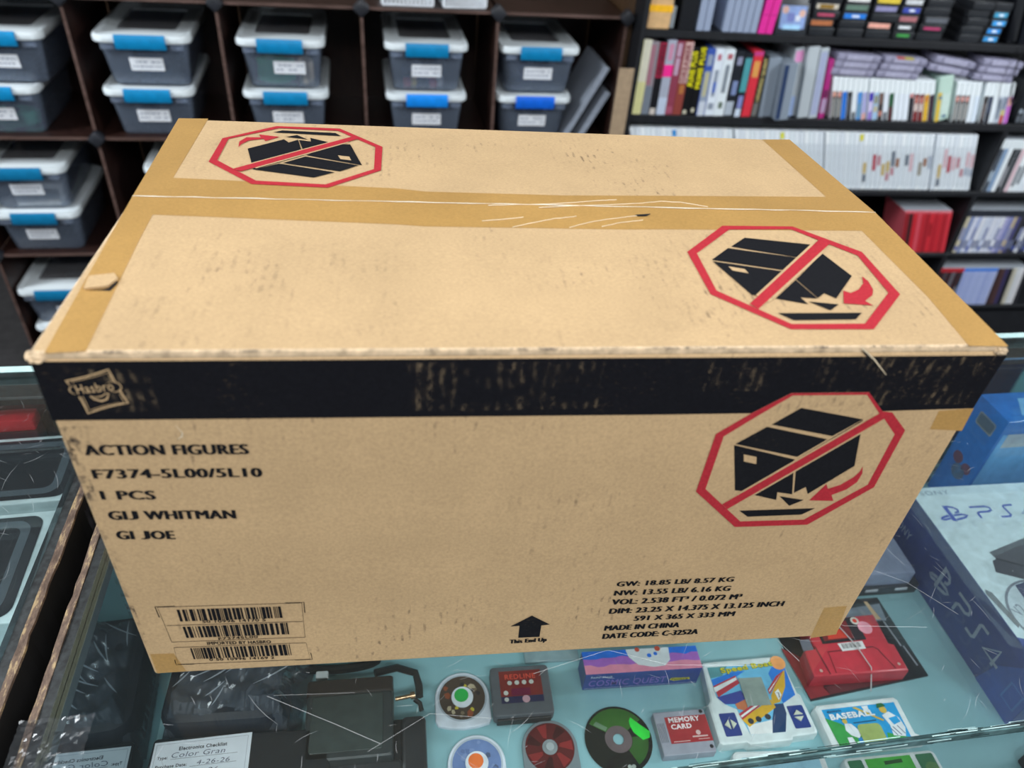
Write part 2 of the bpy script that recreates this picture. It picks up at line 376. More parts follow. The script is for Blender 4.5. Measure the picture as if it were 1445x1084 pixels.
# ---------------------------------------------------------------- counters
CY = R(2.7)
def counter(name, label, x0, x1, gap_side):
    """glass-topped display case; local x along the front, y to the back, z = 0 at the glass top"""
    t = thing(name, label, 'display counter', (-0.0925, 0, G), CY)
    yf, yb = -0.129, 0.430
    gx0, gx1 = (x0 + 0.0165, x1) if gap_side == 'l' else (x0, x1 - 0.0165)
    g = MB().box(gx0, yf, -0.009, gx1, yb, 0, 0).build('glass_top', M_glass, t)
    e = MB()
    e.box(gx0, yf - 0.0012, -0.0092, gx1, yf, -0.0002, 0, 0); e.box(gx0, yb, -0.0092, gx1, yb + 0.0012, -0.0002, 0)
    e.box(gx0, yb - 0.010, 0.0003, gx1, yb + 0.0012, 0.0008, 1)
    random.seed(int(x1 * 100) + 50)
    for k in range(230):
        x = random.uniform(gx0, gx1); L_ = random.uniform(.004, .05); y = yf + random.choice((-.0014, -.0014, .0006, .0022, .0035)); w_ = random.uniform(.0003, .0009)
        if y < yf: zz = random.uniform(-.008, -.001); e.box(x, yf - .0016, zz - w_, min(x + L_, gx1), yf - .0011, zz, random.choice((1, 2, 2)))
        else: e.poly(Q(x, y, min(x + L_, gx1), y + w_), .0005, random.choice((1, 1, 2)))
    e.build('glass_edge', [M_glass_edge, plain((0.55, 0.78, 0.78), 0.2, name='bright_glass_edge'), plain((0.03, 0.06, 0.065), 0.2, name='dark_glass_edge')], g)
    # front: lower lip, front pane
    MB().box(gx0, yf + 0.002, -0.0155, gx1, yf + 0.007, -0.0095).build('front_rail', M_glass_edge, t)
    MB().box(gx0, yf + 0.002, -0.29, gx1, yf + 0.006, -0.016).build('front_glass', M_glass, t)
    MB().box(x0, yf, -G, x1, yf + 0.02, -0.29).build('front_panel', plain((0.02, 0.02, 0.022), 0.5, name='counter_black'), t)
    MB().box(x0 + 0.03 if gap_side == 'l' else x0, yf + 0.02, -G, x1 if gap_side == 'l' else x1 - 0.03, yb - 0.02, -0.32).build('cabinet_base', plain((0.02, 0.02, 0.022), 0.5, name='counter_black'), t)
    MB().box(x0 + 0.026 if gap_side == 'l' else x0, yf + 0.008, -0.256, x1 if gap_side == 'l' else x1 - 0.026, yb, -0.24).build('display_shelf', M_teal, t)
    # side by the gap: worn wooden panel, black strip, mirror-like glass inside
    s = 1 if gap_side == 'l' else -1; xs = x0 if gap_side == 'l' else x1
    def bx(a, b, y0, y1, z0, z1): return (min(xs + s * a, xs + s * b), y0, z0, max(xs + s * a, xs + s * b), y1, z1)
    random.seed(3 if s > 0 else 5)
    m = MB(); n = 46; ys = [yf - 0.01 + (yb - yf + 0.02) * i / n for i in range(n + 1)]
    vs = []
    for y in ys:
        o = random.uniform(0, 0.0016); h = random.uniform(-0.0012, 0.0004)
        vs += [(xs + s * o, y, -0.29), (xs + s * o, y, -0.003 + h), (xs + s * (o + .0004), y, h - 0.0006), (xs + s * 0.0075, y, h), (xs + s * 0.0075, y, -0.29)]
    m.add(vs, [(5 * i + k, 5 * i + (k + 1) % 5, 5 * i + 5 + (k + 1) % 5, 5 * i + 5 + k) for i in range(n) for k in range(1, 4)])
    m.add(vs, [(5 * i + k, 5 * i + (k + 1) % 5, 5 * i + 5 + (k + 1) % 5, 5 * i + 5 + k) for i in range(n) for k in (0, 4)], 1)  # faces toward the gap coloured near-black for the shade in it
    m.build('wooden_side_edge', [M_chip, M_dark], t)
    MB().box(*bx(0.0006, 0.0075, yf, yb, -G, -0.29)).build('side_panel', M_dark, t)
    MB().box(*bx(0.0077, 0.0163, yf, yb, -0.29, -0.0015)).build('black_trim_strip', M_felt, t)
    MB().box(*bx(0.0168, 0.026, yf + 0.012, yb - 0.03, -0.24, -0.0095)).build('side_mirror', M_mirror, t)
    # back: top track, sliding doors, bottom track
    tr = MB().box(gx0 + 0.012, yb - 0.045, -0.022, gx1 - 0.012, yb - 0.006, -0.0095, 0)
    tr.box(gx0 + 0.012, yb - 0.0465, -0.0125, gx1 - 0.012, yb - 0.0452, -0.0095, 1)
    tr.build('door_track', [M_felt, M_alu], t)
    MB().box(gx0 + 0.014, yb - 0.012, -0.238, gx0 + (gx1 - gx0) * 0.55, yb - 0.008, -0.023).build('sliding_door', M_door, t)
    MB().box(gx0 + (gx1 - gx0) * 0.45, yb - 0.026, -0.238, gx1 - 0.014, yb - 0.022, -0.023).build('sliding_door', M_door, t)
    tb = MB()
    for k, (a, b, h) in enumerate(((0.072, 0.064, 0.006), (0.055, 0.047, 0.009), (0.038, 0.031, 0.009), (0.020, 0.014, 0.009))):
        tb.box(gx0 + 0.014, yb - a, -0.2399, gx1 - 0.014, yb - b, -0.240 + h)
    tb.build('bottom_track', M_alu, t)
    return t
CR = counter('display_counter', 'glass-topped display counter under the big cardboard carton, with teal shelf inside', 0.0, 1.75, 'l')
CL = counter('display_counter', 'glass-topped display counter to the left of the narrow dark gap', -1.45, -0.0205, 'r')

# scratches in the glass
def scratches(parent, n, rect, seed, lines=()):
    random.seed(seed); m = MB()
    for i in range(n):
        x = random.uniform(rect[0], rect[2]); y = random.uniform(rect[1], rect[3]); L = random.uniform(0.003, 0.03) * random.uniform(0.3, 1.4); a = random.uniform(0, 6.28)
        k = random.uniform(-0.3, 0.3)
        pts = [(x + L * t * math.cos(a + k * t), y + L * t * math.sin(a + k * t)) for t in (0, .33, .66, 1)]
        w = random.uniform(0.00012, 0.0003); m.ribbon(pts, [w * .4, w, w, w * .3], 0.0003)
    for pts, w in lines: m.ribbon(pts, w, 0.00035)
    m.build('scratches', M_scr, parent)['kind'] = 'stuff'

# ---------------------------------------------------------------- the cardboard carton
DD = json.loads('''{"f_out":[[415.8,262.4],[435.4,280.4],[458.1,297.8],[512.4,297.7],[529.2,280.5],[536.7,279.4],[553.8,262.2],[554.1,204.0],[515.3,163.1],[456.4,163.5],[415.5,205.2]],"f_in":[[422.0,259.9],[440.6,278.1],[459.8,295.8],[511.8,295.6],[527.6,278.6],[533.0,273.9],[547.4,258.6],[547.8,207.1],[510.2,169.4],[458.8,170.0],[422.1,207.6]],"f_bar":[[439.0,190.6],[527.9,279.2],[533.7,274.7],[444.5,185.0]],"f_k1":[[469.2,284.9],[517.8,273.5],[501.1,258.1],[453.0,270.1]],"f_k2":[[450.4,268.2],[498.6,255.2],[481.8,238.4],[432.2,252.5]],"f_k3":[[431.6,251.6],[481.0,235.9],[480.1,233.5],[450.9,204.1],[444.9,205.3]],"f_k4":[[482.2,236.2],[517.8,273.0],[518.3,272.0],[483.1,235.2]],"f_k5":[[521.3,260.1],[529.4,227.5],[503.3,198.8],[499.2,206.6],[491.9,200.4],[485.4,224.5]],"f_k6":[[484.0,223.6],[491.1,198.9],[478.6,201.8],[480.4,193.2],[460.3,199.9]],"f_k7":[[481.6,197.4],[502.5,192.2],[492.9,186.1]],"f_k8":[[454.5,182.5],[514.9,182.4],[506.3,175.4],[463.3,175.1]],"f_w":[[441.2,242.3],[451.4,239.4],[453.2,232.3],[443.2,235.3]],"f_ar":[[506.9,191.6],[514.3,209.4],[517.4,204.0],[525.8,208.0],[533.2,215.9],[535.8,221.7],[535.9,227.2],[538.6,219.8],[538.1,210.4],[532.7,202.6],[522.9,196.8],[526.9,190.1]],"t_out":[[445.8,152.3],[503.2,152.8],[543.1,115.3],[544.2,58.8],[504.5,18.5],[447.8,18.9],[406.8,58.3],[406.3,112.9]],"t_in":[[449.3,146.5],[500.3,148.2],[537.2,109.9],[536.5,60.8],[501.4,24.7],[450.7,24.5],[412.4,62.8],[413.0,111.0]],"t_bar":[[430.1,46.8],[517.2,133.3],[522.1,126.2],[434.0,40.8]],"t_k1":[[457.6,134.4],[506.5,125.3],[488.2,107.0],[442.3,121.0]],"t_k2":[[439.2,118.8],[487.1,106.4],[470.9,89.2],[421.6,102.3]],"t_k3":[[421.6,100.3],[471.0,87.0],[440.6,56.7],[435.6,57.9]],"t_k4":[[506.6,124.7],[507.7,124.1],[472.0,87.8],[471.4,89.2]],"t_k5":[[510.2,112.7],[519.3,82.0],[494.5,53.6],[488.7,60.1],[481.5,54.0],[475.4,77.0]],"t_k6":[[474.5,76.2],[480.8,53.5],[469.1,55.0],[471.4,46.8],[451.0,53.5]],"t_k7":[[473.0,50.0],[493.2,46.6],[484.1,39.6]],"t_k8":[[445.9,36.5],[505.2,36.9],[497.1,29.4],[453.8,28.6]],"t_w":[[431.0,93.4],[442.0,90.0],[442.8,84.5],[432.3,87.9]],"t_ar":[[497.2,47.6],[504.1,63.3],[507.9,60.2],[516.2,64.6],[523.5,72.6],[526.8,81.5],[528.5,75.3],[526.9,64.7],[523.0,57.7],[514.1,50.6],[517.5,45.2]],"r_out":[[78.7,162.6],[135.4,161.7],[175.6,117.3],[176.4,61.9],[137.2,23.3],[79.3,27.0],[38.4,70.8],[38.3,126.5]],"r_in":[[81.9,157.3],[134.3,155.4],[169.5,115.9],[170.6,64.4],[134.8,29.8],[81.7,33.9],[44.4,74.6],[43.5,125.5]],"r_bar":[[60.0,56.3],[147.8,140.2],[154.7,136.0],[67.1,51.3]],"r_k1":[[112.9,88.6],[157.7,71.7],[143.7,57.6],[96.8,72.5]],"r_k2":[[94.0,71.0],[139.5,55.3],[124.5,43.2],[75.8,56.7]],"r_k3":[[130.1,118.0],[142.7,120.5],[147.5,120.9],[160.4,72.3],[113.3,91.7]],"r_k4":[[75.0,58.6],[110.1,92.7],[111.2,91.1],[75.9,56.7]],"r_k5":[[63.5,103.0],[89.9,128.5],[94.9,120.9],[101.9,128.6],[107.6,103.6],[72.0,70.6]],"r_k6":[[102.8,127.8],[113.5,124.9],[111.7,134.4],[130.8,123.2],[108.6,105.1]],"r_k7":[[90.7,134.8],[99.6,140.5],[110.3,129.4],[104.7,131.8]],"r_k8":[[78.2,145.8],[85.5,151.6],[132.3,149.2],[137.8,141.7]],"r_w":[[139.3,92.9],[148.8,90.7],[151.0,82.2],[141.9,84.5]],"r_ar":[[55.5,105.0],[53.7,119.4],[57.9,130.7],[69.7,131.3],[66.9,138.8],[85.2,134.3],[75.0,122.3],[72.5,128.3],[60.9,122.4],[56.4,112.8]],"band":[[5.5,329.6],[102.0,329.4],[263.0,328.1],[450.2,327.4],[596.9,327.8],[595.5,281.7],[529.8,280.4],[530.7,280.7]],"band2":[[4.2,283.8],[177.9,282.3],[377.4,280.5]],"lg_o":[[20.2,313.9],[32.7,317.2],[44.7,321.9],[46.5,309.9],[49.3,296.8],[37.8,294.1],[25.4,289.1],[24.0,302.6]],"lg_i":[[23.2,313.3],[33.0,315.8],[43.6,319.5],[45.2,310.0],[47.3,297.2],[38.1,295.6],[26.8,291.6],[25.7,303.6]],"lg_smo":[[29.9,302.5],[31.6,300.1],[35.4,298.6],[38.5,300.0],[40.7,304.3]],"lg_smi":[[29.9,302.5],[32.7,301.5],[36.4,302.4],[39.3,304.5]],"lg_t":[[25.2,303.8],[45.3,306.3],[25.6,310.7],[45.7,310.9]],"texts":[["ACTION FIGURES",[15.5,255.0],[112.2,253.0],[17.9,264.0]],["F7374-5L00/5L10",[14.9,234.2],[117.7,232.1],[17.0,242.8]],["1 PCS",[14.6,214.6],[47.2,213.4],[16.6,223.3]],["GIJ WHITMAN",[14.4,194.6],[94.8,191.9],[16.5,203.7]],["GI JOE",[14.4,174.4],[51.0,172.6],[16.4,183.6]],["GW: 18.85 LB/ 8.57 KG",[375.4,93.5],[475.3,93.0],[375.4,100.3]],["NW: 13.55 LB/ 6.16 KG",[375.3,81.0],[475.7,80.2],[375.0,88.4]],["VOL: 2.538 FT\u00b3 / 0.072 M\u00b3",[375.3,68.3],[489.3,67.4],[375.2,76.1]],["DIM: 23.25 X 14.375 X 13.125 INCH",[375.3,55.2],[532.0,53.6],[375.0,63.1]],["591 X 365 X 333 MM",[399.0,42.7],[489.6,42.2],[398.6,50.2]],["MADE IN CHINA",[375.1,29.9],[442.4,29.1],[375.3,37.9]],["DATE CODE: C-3252A",[375.4,17.1],[462.5,16.8],[375.3,25.4]],["This End Up",[293.8,17.8],[325.8,18.3],[293.4,24.0]],["50 10996 14170 5",[50.7,71.0],[97.6,69.2],[51.3,74.8]],["F73745L00",[58.7,46.5],[88.7,46.6],[59.3,50.0]],["IMPORTED BY HASBRO",[49.0,40.3],[97.7,38.0],[49.8,44.8]],["0 50 10996 14169 2",[46.6,16.8],[97.4,14.6],[47.2,20.5]]],"arrow":[[309.3,58.2],[326.0,43.7],[318.7,42.9],[318.8,25.7],[300.4,26.0],[300.1,44.1],[292.4,43.9]],"bc1f":[[22.4,94.1],[127.2,91.1],[125.1,43.8],[23.0,46.8]],"bc2f":[[23.1,38.9],[125.1,35.7],[126.0,10.6],[21.5,13.9]],"bcm":[[23.9,69.7],[125.4,66.2]],"bc1":[[35.2,89.8],[113.6,87.7],[113.5,72.4],[34.9,74.3]],"bc2":[[35.0,66.9],[113.5,65.4],[113.3,49.3],[35.1,51.5]],"bc3":[[34.9,36.7],[113.0,34.5],[113.1,18.4],[34.8,20.4]],"tp_t":[[8.7,-0.1],[29.7,1.5],[27.3,121.0],[27.4,157.2],[197.1,148.1],[218.2,145.6],[364.5,145.0],[399.4,146.1],[559.1,148.1],[563.8,55.5],[561.2,0.6],[588.5,-0.0],[585.8,178.8],[6.9,184.3]],"tp_r":[[0.0,0.0],[-10.1,176.3],[15.6,177.9],[19.4,36.4],[189.3,26.1],[212.2,21.2],[321.5,19.9],[408.3,24.2],[549.9,30.1],[547.1,171.9],[576.8,174.6],[578.9,-0.0]],"tp_bl":[[3.4,30.9],[21.1,30.1],[25.6,2.6],[2.6,1.9]],"tp_tr":[[571.3,279.7],[572.6,262.5],[598.1,260.3],[596.6,281.6]],"tp_br":[[571.0,47.2],[592.1,48.0],[598.9,2.4],[574.4,-1.7]],"tear_h":[[13.0,61.1],[21.1,62.3],[24.1,64.1],[27.1,71.8],[28.2,69.7],[26.1,60.5],[20.2,61.1]],"tear_f":[[11.1,61.3],[10.1,74.8],[18.2,76.5],[23.9,78.2],[27.6,72.5],[24.0,64.6],[20.8,63.2]],"crk":[[492.0,335.1],[493.8,333.9],[504.3,325.9],[517.9,313.0],[515.5,314.7],[502.4,325.3],[496.3,329.6]],"patch":[[66.4,279.9],[72.1,278.6],[74.8,272.4],[73.9,269.0],[71.1,267.3],[68.6,263.8],[64.9,266.6],[62.9,274.5]],"wr":[[[259.8,-3.5],[275.1,-1.6],[309.3,1.7],[351.7,10.8],[364.2,13.0]],[[299.0,-5.5],[324.3,-1.6],[377.9,6.1],[400.3,11.9],[416.4,10.8],[437.0,3.1]],[[260.3,154.4],[276.7,157.0],[291.9,161.0]],[[282.1,145.9],[299.9,153.2],[315.8,159.6],[333.1,163.8]],[[324.9,146.2],[340.5,154.3],[360.2,161.0],[381.4,166.0]],[[350.0,148.6],[366.6,155.1],[384.5,159.3]]],"slit":[[379.4,167.2],[393.2,169.2],[389.2,165.6],[381.9,164.8]]}''')
FR = json.loads('''{"F":[[-0.00458,0.00389,0.0],[1.0,-0.00041,-0.0],[-1e-05,-0.01686,0.99986],[-0.00041,-0.99986,-0.01686]],"T":[[0.00108,-0.00172,0.333],[1.0,-0.00046,0.00284],[0.00037,0.99945,0.03307],[-0.00286,-0.03307,0.99945]],"R":[[0.00804,0.1825,0.33912],[0.99995,-0.00998,0.00253],[0.01006,0.99935,-0.03454],[-0.00218,0.03456,0.9994]]}''')
CN = json.loads('''{"FTL":[0.0011,-0.0017,0.333],"FTR":[0.5896,-0.002,0.3347],"FBL":[-0.0046,0.0039,0.0],"FBR":[0.5953,0.0036,0.0],"BTL":[-0.0003,0.3588,0.333],"BTR":[0.5866,0.3513,0.3345],"SL":[0.008,0.1825,0.3391],"SR":[0.5869,0.1767,0.3406]}''')
BOX = thing('cardboard_box', 'big brown cardboard carton with black band, taped shut, on the glass counter', 'cardboard box', (0, 0, G))
cn = {k: Vector(v) for k, v in CN.items()}
dz = Vector((0, 0, 0.0042))
V = [cn['FBL'], cn['FBR'], Vector((0.592, 0.358, 0)), Vector((-0.003, 0.362, 0)), cn['FTL'] - dz, cn['FTR'] - dz, cn['SR'] - dz, cn['BTR'] - dz, cn['BTL'] - dz, cn['SL'] - dz]
bm = bmesh.new(); bv = [bm.verts.new(v) for v in V]
for f in ((0, 1, 5, 4), (1, 2, 7, 6, 5), (2, 3, 8, 7), (3, 0, 4, 9, 8), (0, 3, 2, 1), (4, 5, 6, 9), (9, 6, 7, 8)): bm.faces.new([bv[i] for i in f])
bmesh.ops.recalc_face_normals(bm, faces=bm.faces[:])
bmesh.ops.bevel(bm, geom=[e for e in bm.edges], offset=0.0026, segments=3, affect='EDGES', profile=0.5)
me = bpy.data.meshes.new('carton_body'); bm.to_mesh(me); bm.free(); me.materials.append(M_card)
o = bpy.data.objects.new('carton_body', me); COL.objects.link(o); o.parent = BOX
def face_fn(k, off):
    O, ex, ey, n = [Vector(a) for a in FR[k]]
    return lambda p: O + ex * p[0] + ey * p[1] + n * (p[2] + off)
mm = lambda pts: [(p[0] / 1000, p[1] / 1000) for p in pts]
def inv(k, X):
    O, ex, ey, n = [Vector(a) for a in FR[k]]; d = X - O
    return (d.dot(ex), d.dot(ey))
def flap(name, k, corners, seam):
    pts = [inv(k, cn[c]) for c in corners]
    m = MB()
    cx = sum(p[0] for p in pts) / 4; cy = sum(p[1] for p in pts) / 4
    pts = [(cx + (p[0] - cx) * 1.0008, cy + (p[1] - cy) * (0.994)) for p in pts]
    n = 24; A, B, C_, D = pts
    random.seed(len(name))
    def edge(a, b): return [(a[0] + (b[0] - a[0]) * i / n, a[1] + (b[1] - a[1]) * i / n) for i in range(n)]
    out = edge(A, B) + edge(B, C_) + edge(C_, D) + edge(D, A)
    m.fn = face_fn(k, 0)
    m.prism(out, -0.0043, 0.0, 0, 0.0022, 1)
    return m.build(name, [M_card, M_lip], BOX, True)
FF = flap('front_flap', 'T', ('FTL', 'FTR', 'SR', 'SL'), 0)
FB = flap('rear_flap', 'R', ('SL', 'SR', 'BTR', 'BTL'), 0)
def decal(name, k, off, items, mats, parent):
    m = MB(); m.fn = face_fn(k, off)
    for it in items: it(m)
    return m.build(name, mats, parent)
P_ = lambda key, mi=0, z=0.0: (lambda m: m.poly(mm(DD[key]), z, mi))
def symbol(k, pre, parent, ks):
    MT = [M_red, M_ink, M_card]
    it = []
    if pre == 'f': it.append(lambda m: m.poly(mm(DD['f_out']), 0.0, 2))
    it.append(lambda m: m.ring(mm(DD[pre + '_out']), mm(DD[pre + '_in']), 0.00012, 0))
    for q in ks: it.append(P_('%s_k%d' % (pre, q), 1, 0.00012))
    it.append(P_(pre + '_w', 2, 0.00022)); it.append(P_(pre + '_ar', 0, 0.00018))
    # beige halo then the red bar across
    b = mm(DD[pre + '_bar']); c = (sum(p[0] for p in b) / 4, sum(p[1] for p in b) / 4)
    e1 = Vector(((b[0][0] + b[3][0]) / 2, (b[0][1] + b[3][1]) / 2)); e2 = Vector(((b[1][0] + b[2][0]) / 2, (b[1][1] + b[2][1]) / 2))
    w = ((Vector(b[1]) - Vector(b[2])).length)
    d = (e2 - e1).normalized(); q = Vector((-d.y, d.x)) * 0.0018
    s1 = 1 if (Vector(b[1]) - Vector(b[2])).dot(q) > 0 else -1
    halo = [Vector(b[0]) + q * s1 + d * .013, Vector(b[1]) + q * s1 - d * .013, Vector(b[2]) - q * s1 - d * .013, Vector(b[3]) - q * s1 + d * .013]
    it.append(lambda m: m.poly([tuple(h) for h in halo], 0.00026, 2)); it.append(P_(pre + '_bar', 0, 0.0004))
    o = decal('handling_symbol', k, 0.0004, it, MT, parent)
    o['label'] = 'red octagon with a struck-through black breaking box'
band = DD['band'][:5] + [DD['band'][5]] + [DD['band'][6]] + list(reversed(DD['band2']))
band = [(min(max(x, 2.2), 597), min(y, 327.6)) for x, y in band]
decal('black_band', 'F', 0.0002, [lambda m: m.poly(mm(band), 0, 0)], M_black, BOX)['label'] = 'black printed band along the top of the front'
tpb = decal('packing_tape', 'T', 0.00015, [P_('tp_t')], M_tape, FF)
decal('packing_tape', 'R', 0.00015, [P_('tp_r')], M_tape, FB)
for k in ('tp_bl', 'tp_tr', 'tp_br'): decal('packing_tape', 'F', 0.00015, [P_(k)], M_tape, BOX)
symbol('T', 't', FF, (1, 2, 3, 4, 5, 6, 7, 8))
symbol('R', 'r', FB, (1, 2, 3, 4, 5, 6, 7, 8))
symbol('F', 'f', BOX, (1, 2, 3, 4, 5, 6, 7, 8))
# maker's mark: curved square frame, script word and smile
def logo(m):
    lo, li = mm(DD['lg_o']), mm(DD['lg_i'])
    def smooth_loop(p):
        out = []
        n = len(p)
        for i in range(0, n, 2):
            a, c, b = p[i], p[i + 1], p[(i + 2) % n]
            for t in range(6):
                u = t / 6; k = 2 * c[0] - (a[0] + b[0]) / 2, 2 * c[1] - (a[1] + b[1]) / 2
                out.append(((1 - u) ** 2 * a[0] + 2 * u * (1 - u) * k[0] + u * u * b[0], (1 - u) ** 2 * a[1] + 2 * u * (1 - u) * k[1] + u * u * b[1]))
        return out
    m.ribbon(smooth_loop(lo), 0.0011, 0.0, 0, True); m.ribbon(smooth_loop(li), 0.0004, 0.0, 0, True)
    a, b = mm(DD['lg_t'])[:2]
    ang = math.atan2(b[1] - a[1], b[0] - a[0]); L = math.hypot(b[0] - a[0], b[1] - a[1])
    d = (math.cos(ang), math.sin(ang))
    m.ribbon([(a[0] - d[0] * .0025 - .001, a[1] + .0032), (b[0] + d[0] * .0012, b[1] + .0026)], 0.0098, 0.00008, 1)
    m.ring(circ(a[0] - .0022, a[1] + .0032, .0031, 16), circ(a[0] - .0022, a[1] + .0032, .0024, 16), .0001, 0)
    m.poly(circ(a[0] - .0016, a[1] + .0032, .0030, 16), .00012, 1)
    m.ring(circ(b[0] - .0006, b[1] + .003, .0042, 16), circ(b[0] - .0006, b[1] + .003, .0035, 16), .0001, 0)
    m.poly(circ(b[0] - .0012, b[1] + .003, .0036, 16), .00012, 1)
    m.text('Hasbro', a[0] - .0012, a[1] + .0004, 0.0066, 0.00016, 0, L * 1.02, ang, 0.004, shear=0.08)
    o_, i_ = mm(DD['lg_smo']), mm(DD['lg_smi'])
    m.ribbon(o_, [.0004, .0011, .0014, .0011, .0005], .0001, 0); m.ribbon(i_, .0007, .0001, 0)
    m.ribbon([o_[-1], i_[-1]], .0007, .0001, 0)
lg = decal('printed_logo', 'F', 0.0004, [logo], [M_card, M_black], BOX); lg['label'] = 'small outlined maker mark with a smile on the black band'
for t, a, b, c in DD['texts']:
    a, b, c = mm([a, b, c]); ang = math.atan2(b[1] - a[1], b[0] - a[0]); L = math.hypot(b[0] - a[0], b[1] - a[1])
    h = math.hypot(c[0] - a[0], c[1] - a[1]) * 0.93
    small = h < 0.0052; t = t.replace('GIJ', 'GI J').replace('GI JOE', 'GI  JOE')
    decal('printed_text', 'F', 0.0004, [lambda m: m.text(t, a[0], a[1], h, 0, 0, L * (1 if small else .985), ang, 0.0, heavy=0.02 if small else 0.043)], M_ink, BOX)
decal('printed_arrow', 'F', 0.0004, [P_('arrow')], M_ink, BOX)['label'] = 'black arrow pointing to the top of the carton'
def frame_lines(q, corner):
    def f(m):
        m.ribbon(q, 0.0006, 0, 0, True)
        for i in corner:
            A = Vector(q[i]); B = Vector(q[(i + 1) % 4]); D = Vector(q[i - 1]); c = (Vector(q[0]) + Vector(q[2])) / 2
            o = (A - c).normalized() * 0.0018
            m.ribbon([tuple(A + o + (B - A).normalized() * min(0.014, (B - A).length * .3)), tuple(A + o), tuple(A + o + (D - A).normalized() * min(0.014, (D - A).length * .4))], 0.0007, 0)
    return f
def bars(q, seed):
    def f(m):
        random.seed(seed); x = 0; A, B, C_, D = [Vector(p) for p in q]; W = (B - A).length
        while x < W - 0.0012:
            w = random.choice((0.0006, 0.0006, 0.0013, 0.002, 0.0026)); w = min(w, W - x)
            u0, u1 = x / W, (x + w) / W
            m.poly([tuple(A + (B - A) * u0), tuple(D + (C_ - D) * u0), tuple(D + (C_ - D) * u1), tuple(A + (B - A) * u1)], 0)
            x += w + random.choice((0.0006, 0.0007, 0.0012, 0.0017))
    return f
bc = decal('barcode_panel', 'F', 0.0004, [frame_lines(mm(DD['bc1f']), (0, 1)), frame_lines(mm(DD['bc2f']), (2, 3)), lambda m: m.ribbon(mm(DD['bcm']), 0.0006)], M_ink, BOX)
for i, k in enumerate(('bc1', 'bc2', 'bc3')): decal('barcode', 'F', 0.0004, [bars(mm(DD[k]), 11 + i)], M_ink, bc)
# worn spots: lifted tear by the left tape, split at the front edge, rubbed patch, tape creases over the seam with glints in their colour
tr = decal('torn_spot', 'T', 0.0004, [P_('tear_h', 0), lambda m: m.prism(mm(DD['tear_f']), 0.0004, 0.0018, 1)], [M_dark, M_card], FF)
tr['label'] = 'small torn and lifted tongue of board'
decal('edge_split', 'F', 0.0008, [P_('crk', 0), lambda m: m.ribbon(mm(DD['crk'])[:4], [.0008, .0012, .001, .0004], 0.0002, 1)], [M_dark, M_crease], BOX)['label'] = 'split in the black band at the top edge'
pt = mm(DD['patch'])
decal('scuffed_patch', 'F', 0.00025, [lambda m: m.ribbon(pt[1:5], [.0003, .0008, .0012, .0004], 0.0002, 1), lambda m: m.ribbon([(p[0] - .0006, p[1] - .0005) for p in pt[2:5]], [.0003, .0008, .0003], 0.0001, 0)], [M_dark, M_crease], BOX)
for i, w in enumerate(DD['wr']):
    pts = mm(w); m = MB(); m.fn = face_fn('R' if i < 2 else 'T', 0.0004)
    n = len(pts); out = []
    for j in range(n - 1):
        for t in range(4): out.append((pts[j][0] + (pts[j + 1][0] - pts[j][0]) * t / 4, pts[j][1] + (pts[j + 1][1] - pts[j][1]) * t / 4 + random.uniform(-.0004, .0004)))
    out.append(pts[-1]); m.tube([(p[0], p[1], 0.0001) for p in out], 0.00032, 0, 6)
    m.build('tape_crease_glint', M_crease, FB if i < 2 else FF, True)
# rubbed and grimy spots
RG = lambda x0, z0, x1, z1: (lambda m: m.poly(Q(x0, z0, x1, z1)))
for r in ((.470, .286, .590, .327), (.030, .290, .066, .322), (.395, .300, .445, .327), (.210, .287, .330, .325)): decal('rubbed_print', 'F', 0.00042, [RG(*r)], M_rub, BOX)
for r in ((.0006, .150, .012, .278), (.0006, .255, .028, .279), (.0006, .03, .006, .15)): decal('grime', 'F', 0.00045, [RG(*r)], M_grime, BOX)
for r in ((.545, .02, .590, .26), (.43, .002, .575, .022), (.27, .06, .36, .24)): decal('grime', 'F', 0.00045, [RG(*r)], M_streak, BOX)
for k, r in (('T', (.03, .004, .20, .12)), ('T', (.36, .02, .56, .14)), ('R', (.03, .04, .20, .17))): decal('grime', k, 0.00045, [RG(*r)], M_streak, FF if k == 'T' else FB)
decal('grime', 'T', 0.0006, [RG(.002, -.0012, .58, .0014)], M_grime, FF)
# seam between the flaps, a pale ribbon painting the highlight on the bridging tape, and the little open slit
a, b = inv('T', cn['SL']), inv('T', cn['SR'])
m = MB(); m.fn = face_fn('T', 0.0005); n = 40; random.seed(9)
m.ribbon([(a[0] + (b[0] - a[0]) * i / n, a[1] + (b[1] - a[1]) * i / n + random.uniform(-.0005, .0005)) for i in range(n + 1)], [random.uniform(.0005, .0016) for i in range(n + 1)], 0.0)
m.build('seam_highlight', M_seam, FF)
decal('seam_slit', 'T', 0.0008, [P_('slit')], M_dark, FF)
# crushed, taped corner tips
random.seed(21)
def crumple(name, c, rad, sx, sy, sz):
    m = MB(); bm = bmesh.new(); bmesh.ops.create_icosphere(bm, subdivisions=3, radius=1)
    vs = [(c[0] + v.co.x * rad * sx * random.uniform(.75, 1.15), c[1] + v.co.y * rad * sy * random.uniform(.75, 1.15), c[2] + v.co.z * rad * sz * random.uniform(.75, 1.15)) for v in bm.verts]
    bm.verts.index_update(); fs = [[v.index for v in f.verts] for f in bm.faces]; bm.free()
    m.add(vs, fs); return m.build(name, M_lip, BOX)
crumple('crushed_corner', cn['FTL'] + Vector((0.003, 0.003, -0.004)), 0.006, 1.0, 0.9, 0.7)
crumple('crushed_corner', cn['FTR'] + Vector((-0.003, 0.002, -0.004)), 0.005, 1.0, 0.9, 0.7)
